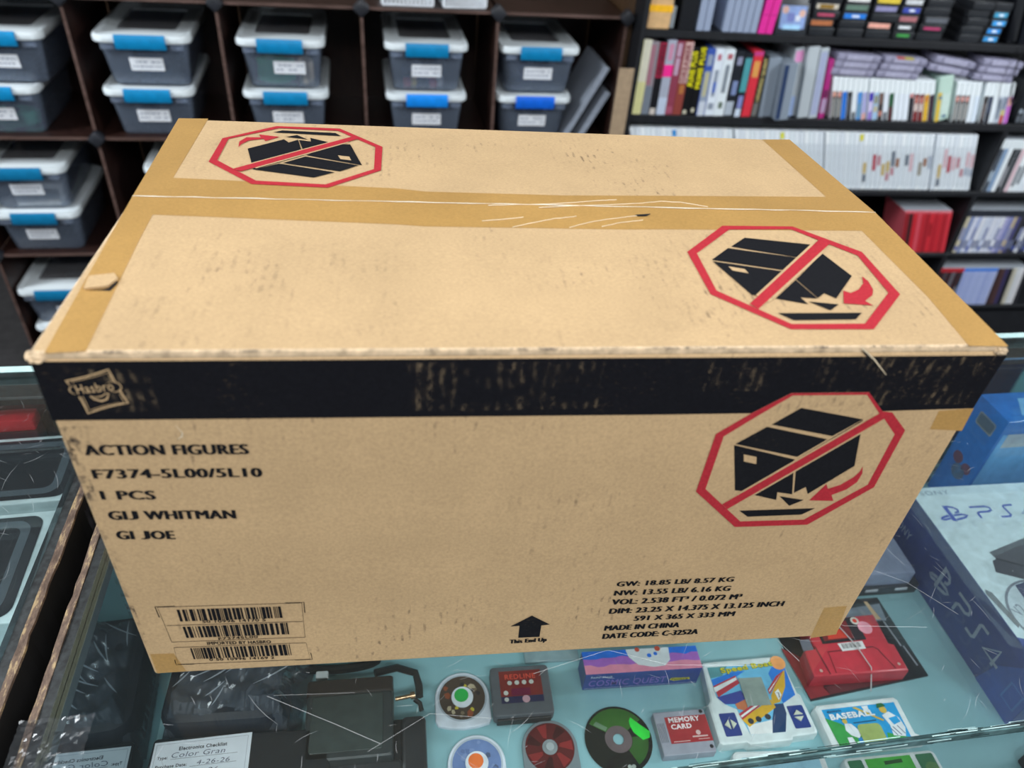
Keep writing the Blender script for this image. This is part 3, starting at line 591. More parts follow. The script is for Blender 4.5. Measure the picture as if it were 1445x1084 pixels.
# ---------------------------------------------------------------- goods under the glass (right counter)
SH = G - 0.24
def item(name, label, cat, x, y, rz=0.0, group=None, z=0.0): return thing(name, label, cat, (x, y, SH + z), R(rz), group)
def mp(c, r=0.4, **k): return plain(c, r, **k)
def blob(m, pts, z, mi): m.poly(pts, z, mi)

# disc cases with a square foot
def disc_case(label, x, y, art, sticker, seed):
    t = item('disc_case', label, 'disc case', x, y, 0)
    r = 0.0315
    outer = circ(0, 0, r, 30, 0, 180) + [(-r, -.012), (-r * 1.0, -.026), (-r * .9, -.0315), (-r * .5, -.035), (0, -.0365), (r * .5, -.035), (r * .93, -.0315), (r * 1.02, -.026), (r, -.012)]
    MB().prism(outer, 0, 0.0045, 0, 0.0012).build('shell', mp('dde4ee', .3), t, True)
    m = MB(); m.cyl(0, 0, .0046, .0050, .0265, 0, 40)
    random.seed(seed)
    for i in range(16):
        a = random.uniform(0, 6.28); q = random.uniform(.014, .023); w = random.uniform(.0025, .006)
        m.poly([(q * math.cos(a) + w * math.cos(b + i) * random.uniform(.5, 1), q * math.sin(a) + w * math.sin(b + i) * random.uniform(.5, 1)) for b in (0, 1.2, 2.4, 3.7, 5)], .0051 + i * .00002, 1 + i % (len(art) - 1))
    m.build('disc', [mp(c, .25) for c in art], t)
    MB().cyl(0, 0, .0052, .0066, .0125, 0, 30).build('hub', mp('e4e9f0', .35), t)
    MB().cyl(-.001, .002, .0066, .0069, .0082, 0, 26).build('price_sticker', mp(sticker, .6), t)
    MB().ring(circ(0, 0, .0285, 40), circ(0, 0, .0262, 40), .0049).build('clear_rim', mp('b8c2cc', .15), t)
    return t
disc_case('white disc case with green dot sticker, left of the grey cartridge', .2615, .095, ['4a3d34', '2e2a2c', '7a6a55', 'b9a98c', 'c9b53a', '8c4a30'], '17b34a', 4)
disc_case('white disc case with orange dot sticker and blue disc, at the counter front', .273, .019, ['6f86b5', '7d92bd', '54627f', '6478a5'], 'f5762c', 8)

t = item('game_cartridge', 'dark grey game cartridge with a red picture label', 'game cartridge', .3295, .094, .5)
m = MB(); m.prism(rr(-.0345, -.031, .0345, .029, .004), .003, .0175, 0, .0015); m.build('shell', mp('55595f', .5), t, True)
MB().box(-.031, -.0335, .001, .031, -.0305, .012, 0, .001).build('connector', mp('1c1d20', .5), t)
m = MB(); m.poly(Q(-.0245, -.0165, .0245, .023), .01775, 0); m.poly(Q(-.0245, -.0165, .0245, -.0085), .0178, 1)
m.poly(Q(-.012, -.0075, .010, .001), .0179, 2)
m.text('REDLINE', 0, .0125, .0062, .0179, 3, .036, 0, .02, 'c')
for i in range(4): m.poly(circ(-.013 + .0085 * i, .008, .0028, 10), .0180, 4)
m.poly(circ(-.0185, -.004, .0028, 14), .0180, 4); m.poly(circ(-.0185, -.012, .0026, 14), .0181, 4); m.poly(circ(.004, -.0125, .0045, 14), .0180, 5)
m.build('picture_label', [mp('7a2420', .4), mp('20224a', .4), mp('6c1238', .4), mp('d9503c', .4), mp('c9c9c0', .4), mp('c79aa4', .4)], t)
t = item('game_cartridge', 'half-hidden thin clear-edged case under the carton front, beside the red-labelled cartridge', 'game case', .352, .165, 0)
MB().box(-.012, -.03, 0, .055, .03, .004, 0, .0008).build('shell', mp('8fa6ab', .2), t)

t = item('disc_case', 'round clear disc case with dark red disc, in front of the grey cartridge', 'disc case', .355, .031, 0)
r = .031; outer = circ(0, 0, r, 30, 0, 180) + [(-r, -.034), (r, -.034)]
MB().prism(outer, 0, .004, 0, .001).build('shell', clear('frosted_case', (.75, .82, .84), (.55, .62, .66), .35, .2), t, True)
m = MB(); m.ring(circ(0, 0, .0275, 40), circ(0, 0, .0085, 40), .0042, 0)
random.seed(5)
for i in range(7):
    a = i * .9; m.poly([(q * math.cos(b), q * math.sin(b)) for q, b in ((.010, a), (.026, a - .2), (.026, a + .25), (.012, a + .3))], .0043 + i * .00002, 1 + i % 2)
m.build('disc', [mp('5a1c1e', .25), mp('8a2a2a', .25), mp('3c1416', .25)], t)
m = MB(); m.ring(circ(0, 0, .0085, 24), circ(0, 0, .0045, 24), .0046, 0); m.cyl(0, 0, .004, .006, .0045, 1, 20); m.build('hub', [mp('8b9396', .3), mp('aab2b4', .3)], t)

t = item('game_disc', 'loose black and green game disc with a cut green sticker', 'game disc', .4345, .0355, 0)
m = MB(); o40 = circ(0, 0, .0385, 48); m.ring(o40, circ(0, 0, .0062, 48), .0014, 0)
m.ring([(p[0], p[1]) for p in o40], [(p[0], p[1]) for p in o40], .0005, 0)
m.loft([[(p[0], p[1], .0002) for p in o40], [(p[0], p[1], .0014) for p in o40]], 0)
m.poly([(.036 * math.cos(R(a)), .036 * math.sin(R(a))) for a in range(35, 150, 8)] + [(.014 * math.cos(R(a)), .014 * math.sin(R(a))) for a in range(145, 30, -12)], .0015, 1)
m.poly([(.034 * math.cos(R(a)), .034 * math.sin(R(a))) for a in range(-60, 5, 8)] + [(.016 * math.cos(R(a)), .016 * math.sin(R(a))) for a in range(5, -60, -12)], .0015, 2)
m.poly([(-.026, .018), (-.022, .022), (-.010, .014), (-.013, .010)], .0016, 3)
for dx in (.006, .0105): m.poly(circ(dx, -.031, .0024, 12), .0016, 4)
m.ring(circ(0, 0, .0155, 40), circ(0, 0, .0062, 40), .0016, 5)
m.build('disc', [mp('1d201d', .2), mp('3a6a2a', .2), mp('35602b', .2), mp('6d8a6c', .2), mp('a8b0a8', .2), mp('6a5d5f', .25)], t)
MB().poly([(.0165, .020), (.019, .024), (.027, .016), (.038, .006), (.036, -.001), (.028, -.003), (.019, .006), (.0165, .014)], .0019).build('price_sticker', mp('22e03c', .6), t)

t = item('game_box', 'small purple and pink game box half under the carton, with lettered blue side', 'game box', .4745, .1115, 0)
W, Dp, H_ = .0705, .0145, .034
m = MB(); m.box(-W, -Dp, 0, W, Dp, H_, 0, .0006, 1)
m.build('carton', mp('27408f', .35), t)
m = MB(); zt = H_ + .0002; random.seed(2)
m.poly(Q(-W, -Dp, W, Dp), zt, 0)
def waves(y0, amp, n=18): return [(-W + 2 * W * i / n, y0 + random.uniform(-amp, amp)) for i in range(n + 1)]
w1 = waves(-.0045, .0016); w2 = waves(.0055, .0018)
m.poly(w1 + [(W, Dp), (-W, Dp)], zt + .0001, 1); m.poly(w2 + [(W, Dp), (-W, Dp)], zt + .0002, 2)
m.poly([(-.017, Dp), (-.015, .004), (-.006, -.006), (.012, -.010), (.026, -.009), (.034, -.002), (.036, Dp)], zt + .0003, 3)
m.poly(circ(.010, .005, .0028, 12), zt + .0004, 2); m.poly(circ(.018, .007, .0024, 12), zt + .0004, 2); m.poly(circ(.022, .0135, .0035, 12), zt + .0004, 4); m.poly(circ(-.003, .0135, .003, 12), zt + .0004, 4)
m.build('top_print', [mp('e08ca6', .35), mp('a565c0', .35), mp('1f6fd8', .35), mp('d8dee2', .35), mp('c04a36', .35)], t)
m = MB(); m.M = Matrix.Translation((0, -Dp - .0003, 0)) @ Matrix.Rotation(R(90), 4, 'X')
m.text('COSMIC QUEST', -W + .006, .008, .0125, .0, 0, .094, 0, .005); m.text('Radio-Shack', -W + .007, .0255, .0038, 0, 1, .026, 0, .02)
m.poly([(.034, .012), (.036, .016), (.058, .015), (.060, .011), (.040, .009)], 0, 2); m.text('Fantasia', .037, .0105, .005, .0001, 3, .02, 0, .02); m.ribbon([(-W + .002, .0035), (W - .002, .0035)], .0006, 0, 1)
m.build('side_print', [mp('8c6fc4', .4), mp('c9d4e8', .4), mp('d9c81e', .4), mp('3a4a20', .4)], t)

t = item('memory_card', 'light grey memory card with dark red lettered label', 'memory card', .5085, .033, .8)
m = MB(); m.prism(rr(-.0305, -.0245, .0305, .0255, .0018), 0, .012, 0, .0012); m.build('shell', mp('9a9ca8', .45), t, True)
m = MB(); m.poly(Q(-.0185, -.012, .0305, .0185), .01215, 0)
m.text('MEMORY', -.0145, .0118, .0058, .0122, 1, .037, 0, .035); m.text('CARD', -.0135, .0040, .0058, .0122, 1, .024, 0, .035)
m.poly(circ(.016, -.0015, .0028, 12), .0122, 2); m.ribbon([(.008, -.0058), (.026, -.0058)], .0016, .0122, 2); m.ribbon([(-.015, -.010), (.004, -.010)], .0009, .0122, 2); m.ribbon([(.014, -.009), (.027, -.009)], .0007, .0122, 2)
m.build('label', [mp('a3262c', .45), mp('f0e4e4', .5), mp('d8b4b0', .5)], t)
m = MB()
for i in range(5): m.ribbon([(-.0285 + .0018 * i, -.010), (-.0285 + .0018 * i, .012)], .0007, .0122)
m.build('grip_grooves', mp('5c5e68', .5), t)
m = MB(); m.poly(circ(.0262, .0222, .0022, 14), .01225); m.poly(circ(.0262, -.0182, .0022, 14), .01225); m.build('screw_hole', mp('17181c', .5), t)

def arrow_pad(t, x, y, w, h, horiz, z, name):
    m = MB(); m.poly(rr(x - w / 2, y - h / 2, x + w / 2, y + h / 2, .0015, 3), z, 0)
    o = m.build('button_panel', mp('233a86', .4), t)
    for s in (-1, 1):
        b = MB(); k = .0056
        if horiz: p = [(x + s * .0012, y - k), (x + s * .0012, y + k), (x + s * .0072, y)]
        else: p = [(x - k, y + .004 + s * .0012 - .003), (x + k, y + .004 + s * .0012 - .003), (x, y + .004 + s * .0068 - .003)]
        if p[0][0] * (p[1][1] - p[2][1]) + p[1][0] * (p[2][1] - p[0][1]) + p[2][0] * (p[0][1] - p[1][1]) < 0: p.reverse()
        b.prism(p, z, z + .0016, 0, .0006); b.build('button', mp('d8dcc8', .5), o)
    return o
# handheld with the boats
t = item('handheld_game', 'white handheld game with speed boat picture and blue button panels', 'handheld game', .604, .064, 1.0)
body = [(-.050, .050), (-.048, .052), (.050, .053), (.053, .051), (.0545, .004), (.0575, .001), (.059, -.042), (.057, -.0455), (.027, -.047), (.025, -.0505), (-.026, -.0515), (-.029, -.0485), (-.058, -.049), (-.0610, -.046), (-.0595, -.002), (-.0555, .003)]
body.reverse()
MB().prism(body, 0, .015, 0, .003).build('shell', mp('dfeaea', .35), t, True)
m = MB(); z = .0153
art = [(-.045, .044), (.052, .043), (.050, .001), (.031, -.008), (.020, -.041), (-.022, -.0405), (-.027, -.010), (-.039, -.003), (-.046, .006)]
m.poly(art, z, 0)
m.poly([(-.045, .044), (-.020, .044), (-.030, .032), (-.0455, .030)], z + .0001, 7)
m.poly([(-.045, .028), (-.016, .036), (.0, .036), (-.012, .030), (-.0455, .016)], z + .0001, 1)
m.poly([(-.0455, .020), (-.014, .031), (-.012, .021), (-.044, .006)], z + .0002, 2)
m.poly([(-.046, .018), (-.014, .029), (-.014, .0255), (-.0458, .012)], z + .0003, 3)
m.poly([(-.046, .006), (-.014, .012), (-.010, .000), (-.024, -.004), (-.039, -.003)], z + .0002, 4)
m.poly([(.052, .041), (.050, .001), (.031, -.008), (.028, .030), (.035, .038)], z + .0002, 1)
m.poly([(.050, .033), (.040, .027), (.020, .002), (.018, -.008), (.028, -.006), (.042, .012)], z + .0003, 5)
m.poly([(.048, .032), (.038, .022), (.019, .004), (.019, .010), (.036, .026)], z + .0004, 2)
m.poly([(.045, .030), (.034, .020), (.020, .007), (.020, .009)], z + .0005, 3)
m.poly([(.026, .006), (.032, .010), (.033, .002), (.027, -.004)], z + .0006, 3); m.ribbon([(.0285, .005), (.0305, .0055), (.0292, -.001)], .001, z + .0007, 6)
m.poly([(-.026, -.022), (.018, -.002), (.020, -.012), (-.020, -.032)], z + .0004, 5)
m.poly([(-.027, -.016), (.004, -.001), (.012, -.003), (-.025, -.023)], z + .0005, 2); m.poly([(-.026, -.0185), (.008, -.0015), (.010, -.003), (-.025, -.0205)], z + .0006, 3)
for q in (-.016, -.006, .006): m.poly(circ(q, -.0255 + (q + .016) * .15, .0035, 10), z + .0007, 6)
m.poly([(-.022, -.030), (.010, -.026), (.004, -.041), (-.022, -.0405)], z + .0003, 3)
m.poly([(.020, -.008), (.031, -.008), (.030, -.020), (.020, -.041), (.004, -.041), (.010, -.026)], z + .0002, 8)
m.poly([(-.027, -.004), (-.012, .001), (-.014, -.014), (-.026, -.010)], z + .0003, 9)
m.build('faceplate_picture', [mp('6fc0e6', .3), mp('1f7fe0', .3), mp('c03848', .3), mp('f0f2f0', .3), mp('3a4aa0', .3), mp('e0b030', .3), mp('30343c', .3), mp('5a9aa0', .3), mp('20406a', .3), mp('d07a50', .3)], t)
MB().poly([(-.012, .027), (.017, .026), (.016, -.009), (-.0135, -.008)], z + .001).build('screen', mp('93a39c', .15), t)
m = MB(); m.text('Speed Boat', -.030, .0345, .0068, z + .001, 1, .068, .07, .06); m.text('Speed Boat', -.0295, .0350, .0066, z + .0011, 0, .067, .07, .025); m.build('title', [mp('d8d020', .4), mp('7a7a18', .4)], t)
arrow_pad(t, -.041, -.027, .0195, .027, True, .0153, 'l'); arrow_pad(t, .043, -.025, .0195, .027, False, .0153, 'r')
MB().cyl(.0455, .043, .0155, .0158, .0092, 0, 28).build('price_sticker', mp('f5a25a', .6), t)
# baseball handheld
def small_handheld(name, label, x, y, rz): 
    t = item('handheld_game', label, 'handheld game', x, y, rz)
    MB().prism([(-.052, -.0265), (.062, -.023), (.062, -.020), (.054, -.015), (.054, .028), (.0505, .0315), (-.050, .0285), (-.0535, .025)], 0, .015, 0, .003).build('shell', mp('e2eaea', .35), t, True)
    return t
t = small_handheld('', 'white handheld game with blue baseball picture, nearest the counter front edge', .724, .024, .5)
m = MB(); z = .0153
m.poly([(-.046, .022), (.047, .0245), (.046, -.021), (-.043, -.0255)], z, 0)
m.poly([(-.046, .012), (-.030, .004), (-.012, -.010), (-.014, -.0245), (-.043, -.0255)], z + .0001, 1); m.poly([(.020, -.010), (.046, -.018), (.046, -.021), (.015, -.0225)], z + .0001, 1)
# players: simple figures in white
m.poly([(-.026, .004), (-.018, .003), (-.010, -.008), (-.016, -.014), (-.024, -.010), (-.028, -.004)], z + .0003, 2); m.poly(circ(-.0245, .0065, .0030, 12), z + .0004, 3); m.poly([(-.0285, .008), (-.0205, .009), (-.023, .012), (-.027, .0115)], z + .0005, 4)
m.poly([(-.030, -.012), (-.024, -.012), (-.022, -.024), (-.031, -.024)], z + .0003, 2); m.poly([(-.018, -.014), (-.010, -.012), (-.006, -.0245), (-.018, -.025)], z + .0004, 5)
m.poly([(.024, .010), (.034, .014), (.043, .006), (.045, -.006), (.040, -.016), (.026, -.014), (.028, -.002)], z + .0003, 2); m.poly([(.030, .006), (.041, .008), (.043, .001), (.033, -.002)], z + .0004, 0); m.poly(circ(.0285, .0165, .0045, 14), z + .0004, 3); m.poly([(.022, .0185), (.034, .0205), (.031, .0245), (.024, .0240)], z + .0005, 4)
for q in ((.030, -.004, .036, -.014), (.036, -.003, .041, -.013), (.027, -.006, .031, -.014)): m.ribbon([q[:2], q[2:]], .0009, z + .0005, 6)
m.poly([(.004, .0225), (.012, .0228), (.011, .0145), (.006, .015)], z + .0003, 2)
m.poly([(-.008, .0215), (-.004, .0222), (.024, .0045), (.022, .003)], z + .0006, 3)
m.build('faceplate_picture', [mp('1f9fdc', .3), mp('3aa04a', .3), mp('e6ecf0', .3), mp('d8b84a', .3), mp('1f6a3a', .3), mp('2f7fc0', .3), mp('26386a', .3)], t)
m = MB(); m.poly(rr(-.013, -.0235, .016, .0015, .005, 4), z + .0008, 0); m.ribbon([(-.015, .0035), (.014, .0048)], .0013, z + .0008, 1); m.build('screen', [mp('a3b56a', .2), mp('1d5a7a', .3)], t)
m = MB(); m.text('BASEBALL', -.040, .0085, .0072, z + .001, 0, .056, .035, .05); m.text('electronic', -.041, .0172, .003, z + .001, 1, .018, .03, .02); m.build('title', [mp('eef2f4', .4), mp('173a5a', .4)], t)
# parts of two more handhelds at the very front
t = item('handheld_game', 'corner of a white handheld game in front of the memory card', 'handheld game', .604, -.029, -3)
MB().prism(rr(-.052, -.03, .054, .034, .008), 0, .014, 0, .003).build('shell', mp('e2eaea', .35), t, True)
MB().poly(rr(-.044, -.024, .046, .026, .004), .0143).build('faceplate_picture', mp('9fd0e4', .3), t)
t = item('handheld_game', 'white handheld game with green playing-field picture, seen through the front glass', 'handheld game', .735, -.044, 1)
MB().prism(rr(-.056, -.034, .056, .036, .006), 0, .013, 0, .003).build('shell', mp('e2eaea', .35), t, True)
m = MB(); m.poly(Q(-.031, -.03, .024, .032), .0133, 0); m.poly([(-.02, .012), (-.008, .016), (.006, .010), (.016, .012), (.016, -.03), (-.02, -.03)], .0134, 1); m.ribbon([(-.010, .026), (.012, .027)], .004, .0134, 2); m.build('faceplate_picture', [mp('4ab040', .3), mp('3a5a90', .3), mp('24401f', .3)], t)
m = MB(); m.poly(rr(.030, -.028, .051, .032, .002), .0133, 0); m.build('button_panel', mp('2a7048', .4), t)
MB().cyl(.0415, .006, .0133, .0165, .0075, 0, 24).build('button', mp('e6dc28', .4), t)
MB().poly(rr(-.052, -.028, -.035, .032, .002), .0133).build('button_panel', mp('2a7048', .4), t)
t = item('game_case', 'dark brown boxy object in the corner beside the blue and white console box', 'box', .915, -.055, 4)
MB().box(-.022, -.03, 0, .05, .035, .022, 0, .003).build('shell', mp('3a2c2c', .5), t, True)

# red cartridge on its printed black card
t = item('carded_cartridge', 'red game cartridge in clear wrap on a black printed card, right of the carton corner', 'game cartridge', .757, .128, 3)
Rm = Matrix.Rotation(R(-3), 4, 'Z') @ Matrix.Translation((-.757, -.128, 0))
def wl(p): v = Rm @ Vector((p[0], p[1], 0)); return (v.x, v.y)
card = [wl(p) for p in ((.678, .064), (.843, .086), (.834, .202), (.668, .196))]
MB().prism(card, 0, .0022).build('backing_card', mp('17161a', .4), t)
m = MB()
m.poly([wl(p) for p in ((.678, .066), (.705, .070), (.69, .12), (.668, .135))], .0024, 0); m.poly([wl(p) for p in ((.705, .070), (.80, .082), (.80, .092), (.70, .080))], .0024, 1)
m.poly([wl(p) for p in ((.765, .205 - .02), (.832, .200 - .008), (.829, .166), (.765, .166))], .0024, 2); m.poly([wl(p) for p in ((.811, .196), (.816, .196), (.822, .168), (.815, .168))], .0026, 3)
for (x0, y0, x1, y1, k) in ((.824, .165, .829, .128, 0), (.832, .128, .836, .100, 1)):
    a, b = wl((x0, y0)), wl((x1, y1)); m.ribbon([a, b], .0022, .0025, 4)
m.build('card_print', [mp('8c2026', .4), mp('5a1a20', .4), mp('8a97a4', .3), mp('e8c89a', .4), mp('a0a4ac', .4)], t)
cart = [wl(p) for p in ((.682, .082), (.806, .083), (.8055, .118), (.799, .120), (.800, .163), (.699, .158), (.699, .118), (.684, .116))]
MB().prism(cart, .0024, .024, 0, .0025).build('cartridge_shell', mp('c8303e', .35), t, True)
m = MB(); L = lambda *p: [wl(q) for q in p]
m.poly(L((.712, .124), (.772, .127), (.772, .160), (.712, .157)), .0243, 0); m.poly(L((.716, .128), (.757, .130), (.757, .155), (.716, .153)), .0244, 1); m.poly(L((.722, .130), (.750, .131), (.745, .142), (.728, .150)), .0245, 2)
m.poly([wl(p) for p in circ(.769, .154, .0055, 16)], .0245, 3); m.poly([wl(p) for p in circ(.769, .154, .003, 12)], .0246, 2)
m.build('picture_label', [mp('20181c', .35), mp('7a1a1c', .35), mp('d8402a', .35), mp('d8d4c8', .35)], t)
MB().poly([wl(p) for p in circ(.778, .1435, .0092, 26)], .0247).build('price_sticker', mp('f0a0b0', .6), t)
m = MB(); m.poly(L((.733, .1125), (.765, .1145), (.765, .125), (.731, .1235)), .0246, 0)
for i in range(14): m.ribbon(L((.7365 + i * .0018, .1160 + i * .0001), (.7358 + i * .0018, .1225 + i * .0001)), .0007 + .0005 * (i % 3 == 0), .0247, 1)
m.build('barcode_label', [mp('e4e2e2', .5), mp('3a3030', .5)], t)
m = MB(); m.ribbon(L((.700, .122), (.704, .084)), .0022, .0243); m.ribbon(L((.714, .110), (.713, .113), (.775, .1165), (.780, .113), (.790, .086)), .0018, .0243); m.ribbon(L((.714, .110), (.712, .085)), .001, .0243)
m.build('shell_groove', mp('7a1822', .4), t)
m = MB()
for p in ((.694, .089), (.797, .0915)): m.poly([wl(q) for q in circ(p[0], p[1], .002, 14)], .0246)
m.build('screw', mp('d8b0a4', .3), t)
m = MB(); m.poly(L((.803, .120), (.814, .1205), (.815, .132), (.803, .1318)), .0032, 0); m.poly(L((.683, .116), (.697, .117), (.697, .132), (.684, .131)), .0244, 0); m.build('grey_tab', mp('6a6c78', .4), t)
m = MB(); m.tube([(*wl((.742, .150)), .026), (*wl((.753, .118)), .0265), (*wl((.758, .088)), .0262), (*wl((.757, .070)), .004)], .0009); m.build('wrap_seam', clear('bag_seam', (.9, .9, .9), (.9, .85, .85), .55, .2), t)

# grey device with black foot, beside the console box
t = item('grey_device', 'light grey flat device with black front edge, between carton and console box', 'device', .845, .262, 1.5)
MB().prism(rr(-.040, -.050, .037, .075, .004), .016, .040, 0, .004).build('lid', mp('8e9ab4', .35), t, True)
MB().prism(rr(-.046, -.0545, .050, .078, .004), 0, .016, 0, .002).build('base', mp('15171b', .35), t, True)
m = MB()
for x in (-.022, .022): m.box(x - .009, -.0560, .009, x + .009, -.0543, .0135, 0, .0006)
m.build('silver_badge', mp('cfd6dc', .25), t)

# blue and white console box
t = item('console_box', 'blue and white games console box standing flat at the right', 'console box', .902, .165, 1.5)
W, D0, D1, H_ = .43, -.147, .146, .098
MB().box(0, D0, 0, W, D1, H_, 0, .0008, 1).build('carton', mp('1d3a8c', .35), t)
m = MB(); z = H_ + .0003
m.poly(Q(.0008, D0, W, D1), z, 0)
m.poly([(.0008, D0), (W, D0), (W, D0 + .02), (.14, D0 + .022), (.06, D0 + .035), (.0008, D0 + .056)], z + .0001, 1)
m.poly([(.02, D0), (.2, D0), (.2, D0 + .012), (.09, D0 + .016), (.035, D0 + .028)], z + .0002, 2)
m.build('top_print', [mp('d5ecf2', .35), mp('1d3f9a', .35), mp('2c62c4', .35)], t)
# wordmark: strokes
def marks(m, x, y, s, z, mi, sx=1.0):
    T = lambda pts: [(x + p[0] * s * sx, y + p[1] * s) for p in pts]
    w = s * .13
    m.poly(T([(.36, -.05), (.36, 1.0), (.52, .95), (.52, -.12)]), z, mi)                 # upright of the symbol
    m.ribbon(T([(.50, .93), (.74, .82), (.84, .66), (.80, .5), (.66, .46)]), w, z, mi)
    m.ribbon(T([(.34, .30), (.06, .19), (.0, .10), (.10, .04), (.34, .12)]), w, z, mi); m.ribbon(T([(.54, .30), (.86, .33), (1.05, .24), (.92, .12), (.54, .0)]), w, z, mi)
    m.ribbon(T([(1.35, .78), (1.95, .78), (2.10, .68), (2.10, .52), (1.95, .42), (1.60, .42), (1.50, .34), (1.50, 0.0)]), w, z, mi)
    m.ribbon(T([(3.05, .78), (2.72, .78), (2.65, .70), (2.70, .10), (2.62, .02), (2.28, .02)][::1]), w, z, mi)
    m.ribbon(T([(3.72, .0), (3.72, .78), (3.18, .18), (3.95, .18)]), w, z, mi)
m = MB(); marks(m, .017, .086, .026, z + .0002, 0, 1.5); m.text('SONY', .012, .132, .0075, z + .0002, 1, .045, 0, 0); m.build('printed_wordmark', [mp('2346b4', .35), mp('8796a4', .35)], t)
m = MB()
m.poly([(.048, .030), (.113, .049), (.40, .13), (.40, .02), (.085, .004), (.050, .0205)], z + .0003, 0); m.poly([(.043, .016), (.050, .019), (.085, .003), (.40, .018), (.40, -.06), (.066, -.014), (.036, -.001)], z + .0003, 1); m.ribbon([(.050, .0195), (.085, .0035), (.40, .019)], .003, z + .0004, 2)
m.build('console_picture', [mp('53565e', .35), mp('474a54', .35), mp('24262c', .35)], t)
m = MB(); m.ring(circ(.066, -.068, .053, 40), circ(.066, -.068, .050, 40), z + .0006, 0); m.poly(circ(.066, -.068, .050, 40), z + .0005, 1)
random.seed(12)
m.poly([(.048, -.022), (.066, -.018), (.10, -.03), (.115, -.07), (.09, -.11), (.050, -.105), (.044, -.07)], z + .0007, 2)
for i in range(30):
    a = random.uniform(0, 6.28); x, y = .078 + random.uniform(-.03, .03), -.064 + random.uniform(-.035, .035); m.ribbon([(x, y), (x + .006 * math.cos(a), y + .006 * math.sin(a)), (x + .009 * math.cos(a + .8), y + .009 * math.sin(a + .8))], .0016, z + .0008, 3)
m.text('V2', .024, -.066, .013, z + .0008, 0, .016, .5, 0)
m.build('disc_picture', [mp('7d8794', .3), mp('cfe2ea', .3), mp('3a4468', .35), mp('96a8cc', .35)], t)
m = MB(); m.poly([(.0008, -.031), (.004, -.025), (.010, -.030), (.016, -.075), (.010, -.080)], z + .0010); m.build('clear_tape', clear('box_tape', (.8, .85, .9), (.6, .7, .85), .35, .25), t)
m = MB(); m.M = Matrix(((0, 0, -1, -.0004), (-1, 0, 0, 0), (0, 1, 0, 0), (0, 0, 0, 1)))
def side_pt(a, b): return (a, b)
marks(m, -.045, .036, .036, 0, 0); m.text('SONY', -.138, .040, .013, 0, 0, .038, 0, 0)
m.build('side_wordmark', mp('a9b6cc', .3), t)
m = MB(); m.M = Matrix(((0, 0, -1, -.0003), (-1, 0, 0, 0), (0, 1, 0, 0), (0, 0, 0, 1)))
m.poly([(.085, 0), (.147, 0), (.147, .095), (.12, .08), (.095, .045)], 0, 0); m.ribbon([(.120, .022), (.140, .022), (.140, .05), (.120, .05)], .003, .0001, 1, True); m.build('side_print', [mp('2858b8', .35), mp('3f78d0', .35)], t)

# blue cartons behind the console box
t = item('blue_box', 'glossy light blue carton with a grey plate, standing behind the console box', 'box', 1.03, .345, 3)
MB().box(0, 0, 0, .17, .062, .190, 0, .0012).build('carton', mp('2b78cc', .2), t)
m = MB(); m.M = Matrix(((0, 0, -1, -.0004), (-1, 0, 0, 0), (0, 1, 0, 0), (0, 0, 0, 1)))
m.poly(rr(-.047, .150, -.012, .172, .004), 0, 0); m.poly(rr(-.045, .1525, -.014, .1695, .003), .0001, 1); m.poly(circ(-.04, .085, .010, 16), 0, 2); m.poly(circ(-.018, .080, .009, 16), 0, 2); m.poly(circ(-.028, .066, .013, 16), 0, 3)
m.build('side_print', [mp('8a9298', .4), mp('5c666c', .4), mp('74404a', .4), mp('4a6a8a', .4)], t)
m = MB(); m.M = Matrix.Translation((0, -.0004, 0)) @ Matrix.Rotation(R(90), 4, 'X')
m.poly(Q(.004, .03, .166, .165), 0, 0); m.poly(Q(.012, .140, .06, .166), .0001, 1); m.build('front_print', [mp('6fb6ee', .25), mp('b8c4cc', .4)], t)
m = MB(); m.poly([(.03, .012), (.10, .02), (.16, .014), (.16, .05), (.05, .048)], .1903, 0); m.build('top_print', mp('7fc0f0', .2), t)

# black accessory (camera-like) with brass plug, left of the disc cases
t = item('black_device', 'black boxy handheld device with brown top band and brass plug', 'device', .143, .062, 1)
MB().prism(rr(-.052, -.044, .041, .030, .004), 0, .038, 0, .003).build('shell', mp('33393a', .35), t, True)
MB().prism(rr(-.053, .0275, .041, .047, .003), 0, .0385, 0, .003).build('top_band', mp('2a2422', .35), t, True)
MB().prism(rr(-.046, -.036, .030, .026, .003), .0382, .0392, 0, .0006).build('screen_panel', mp('3d4644', .2), t)
MB().prism(rr(.049, -.064, .076, .004, .006), 0, .026, 0, .004).build('side_grip', mp('26282b', .4), t, True)
MB().box(.040, -.05, 0, .052, .004, .020, 0, .002).build('hinge', mp('1c1e20', .4), t)
MB().prism(rr(-.08, -.066, .05, -.042, .004), 0, .026, 0, .003).build('front_tray', mp('262a2d', .4), t, True)
m = MB(); m.M = Matrix.Translation((.043, .024, .026)) @ Matrix.Rotation(R(8), 4, 'Z') @ Matrix.Rotation(R(90), 4, 'Y')
m.cyl(0, 0, 0, .018, .0024, 0, 14); m.cyl(0, 0, .017, .022, .0042, 0, 14); m.build('brass_plug', plain((.75, .48, .28), .25, .9, name='brass'), t, True)
m = MB(); m.tube([(.064, .024, .022), (.070, .020, .02), (.072, .012, .018)], .0028); m.tube([(.02, .055, .03), (.045, .062, .026), (.066, .056, .022), (.070, .040, .02), (.070, .028, .02)], .0045); m.build('cable', mp('16181a', .4), t, True)
t = item('black_cable_bundle', 'black coiled cable behind the black device, under the carton edge', 'cable', .15, .150, 0)
m = MB(); m.tube([(-.035 + .05 * math.cos(a / 4), .012 * math.sin(a / 4), .006 + .003 * (a // 25)) for a in range(0, 60)], .0045); m.build('cable', mp('101214', .4), t, True)
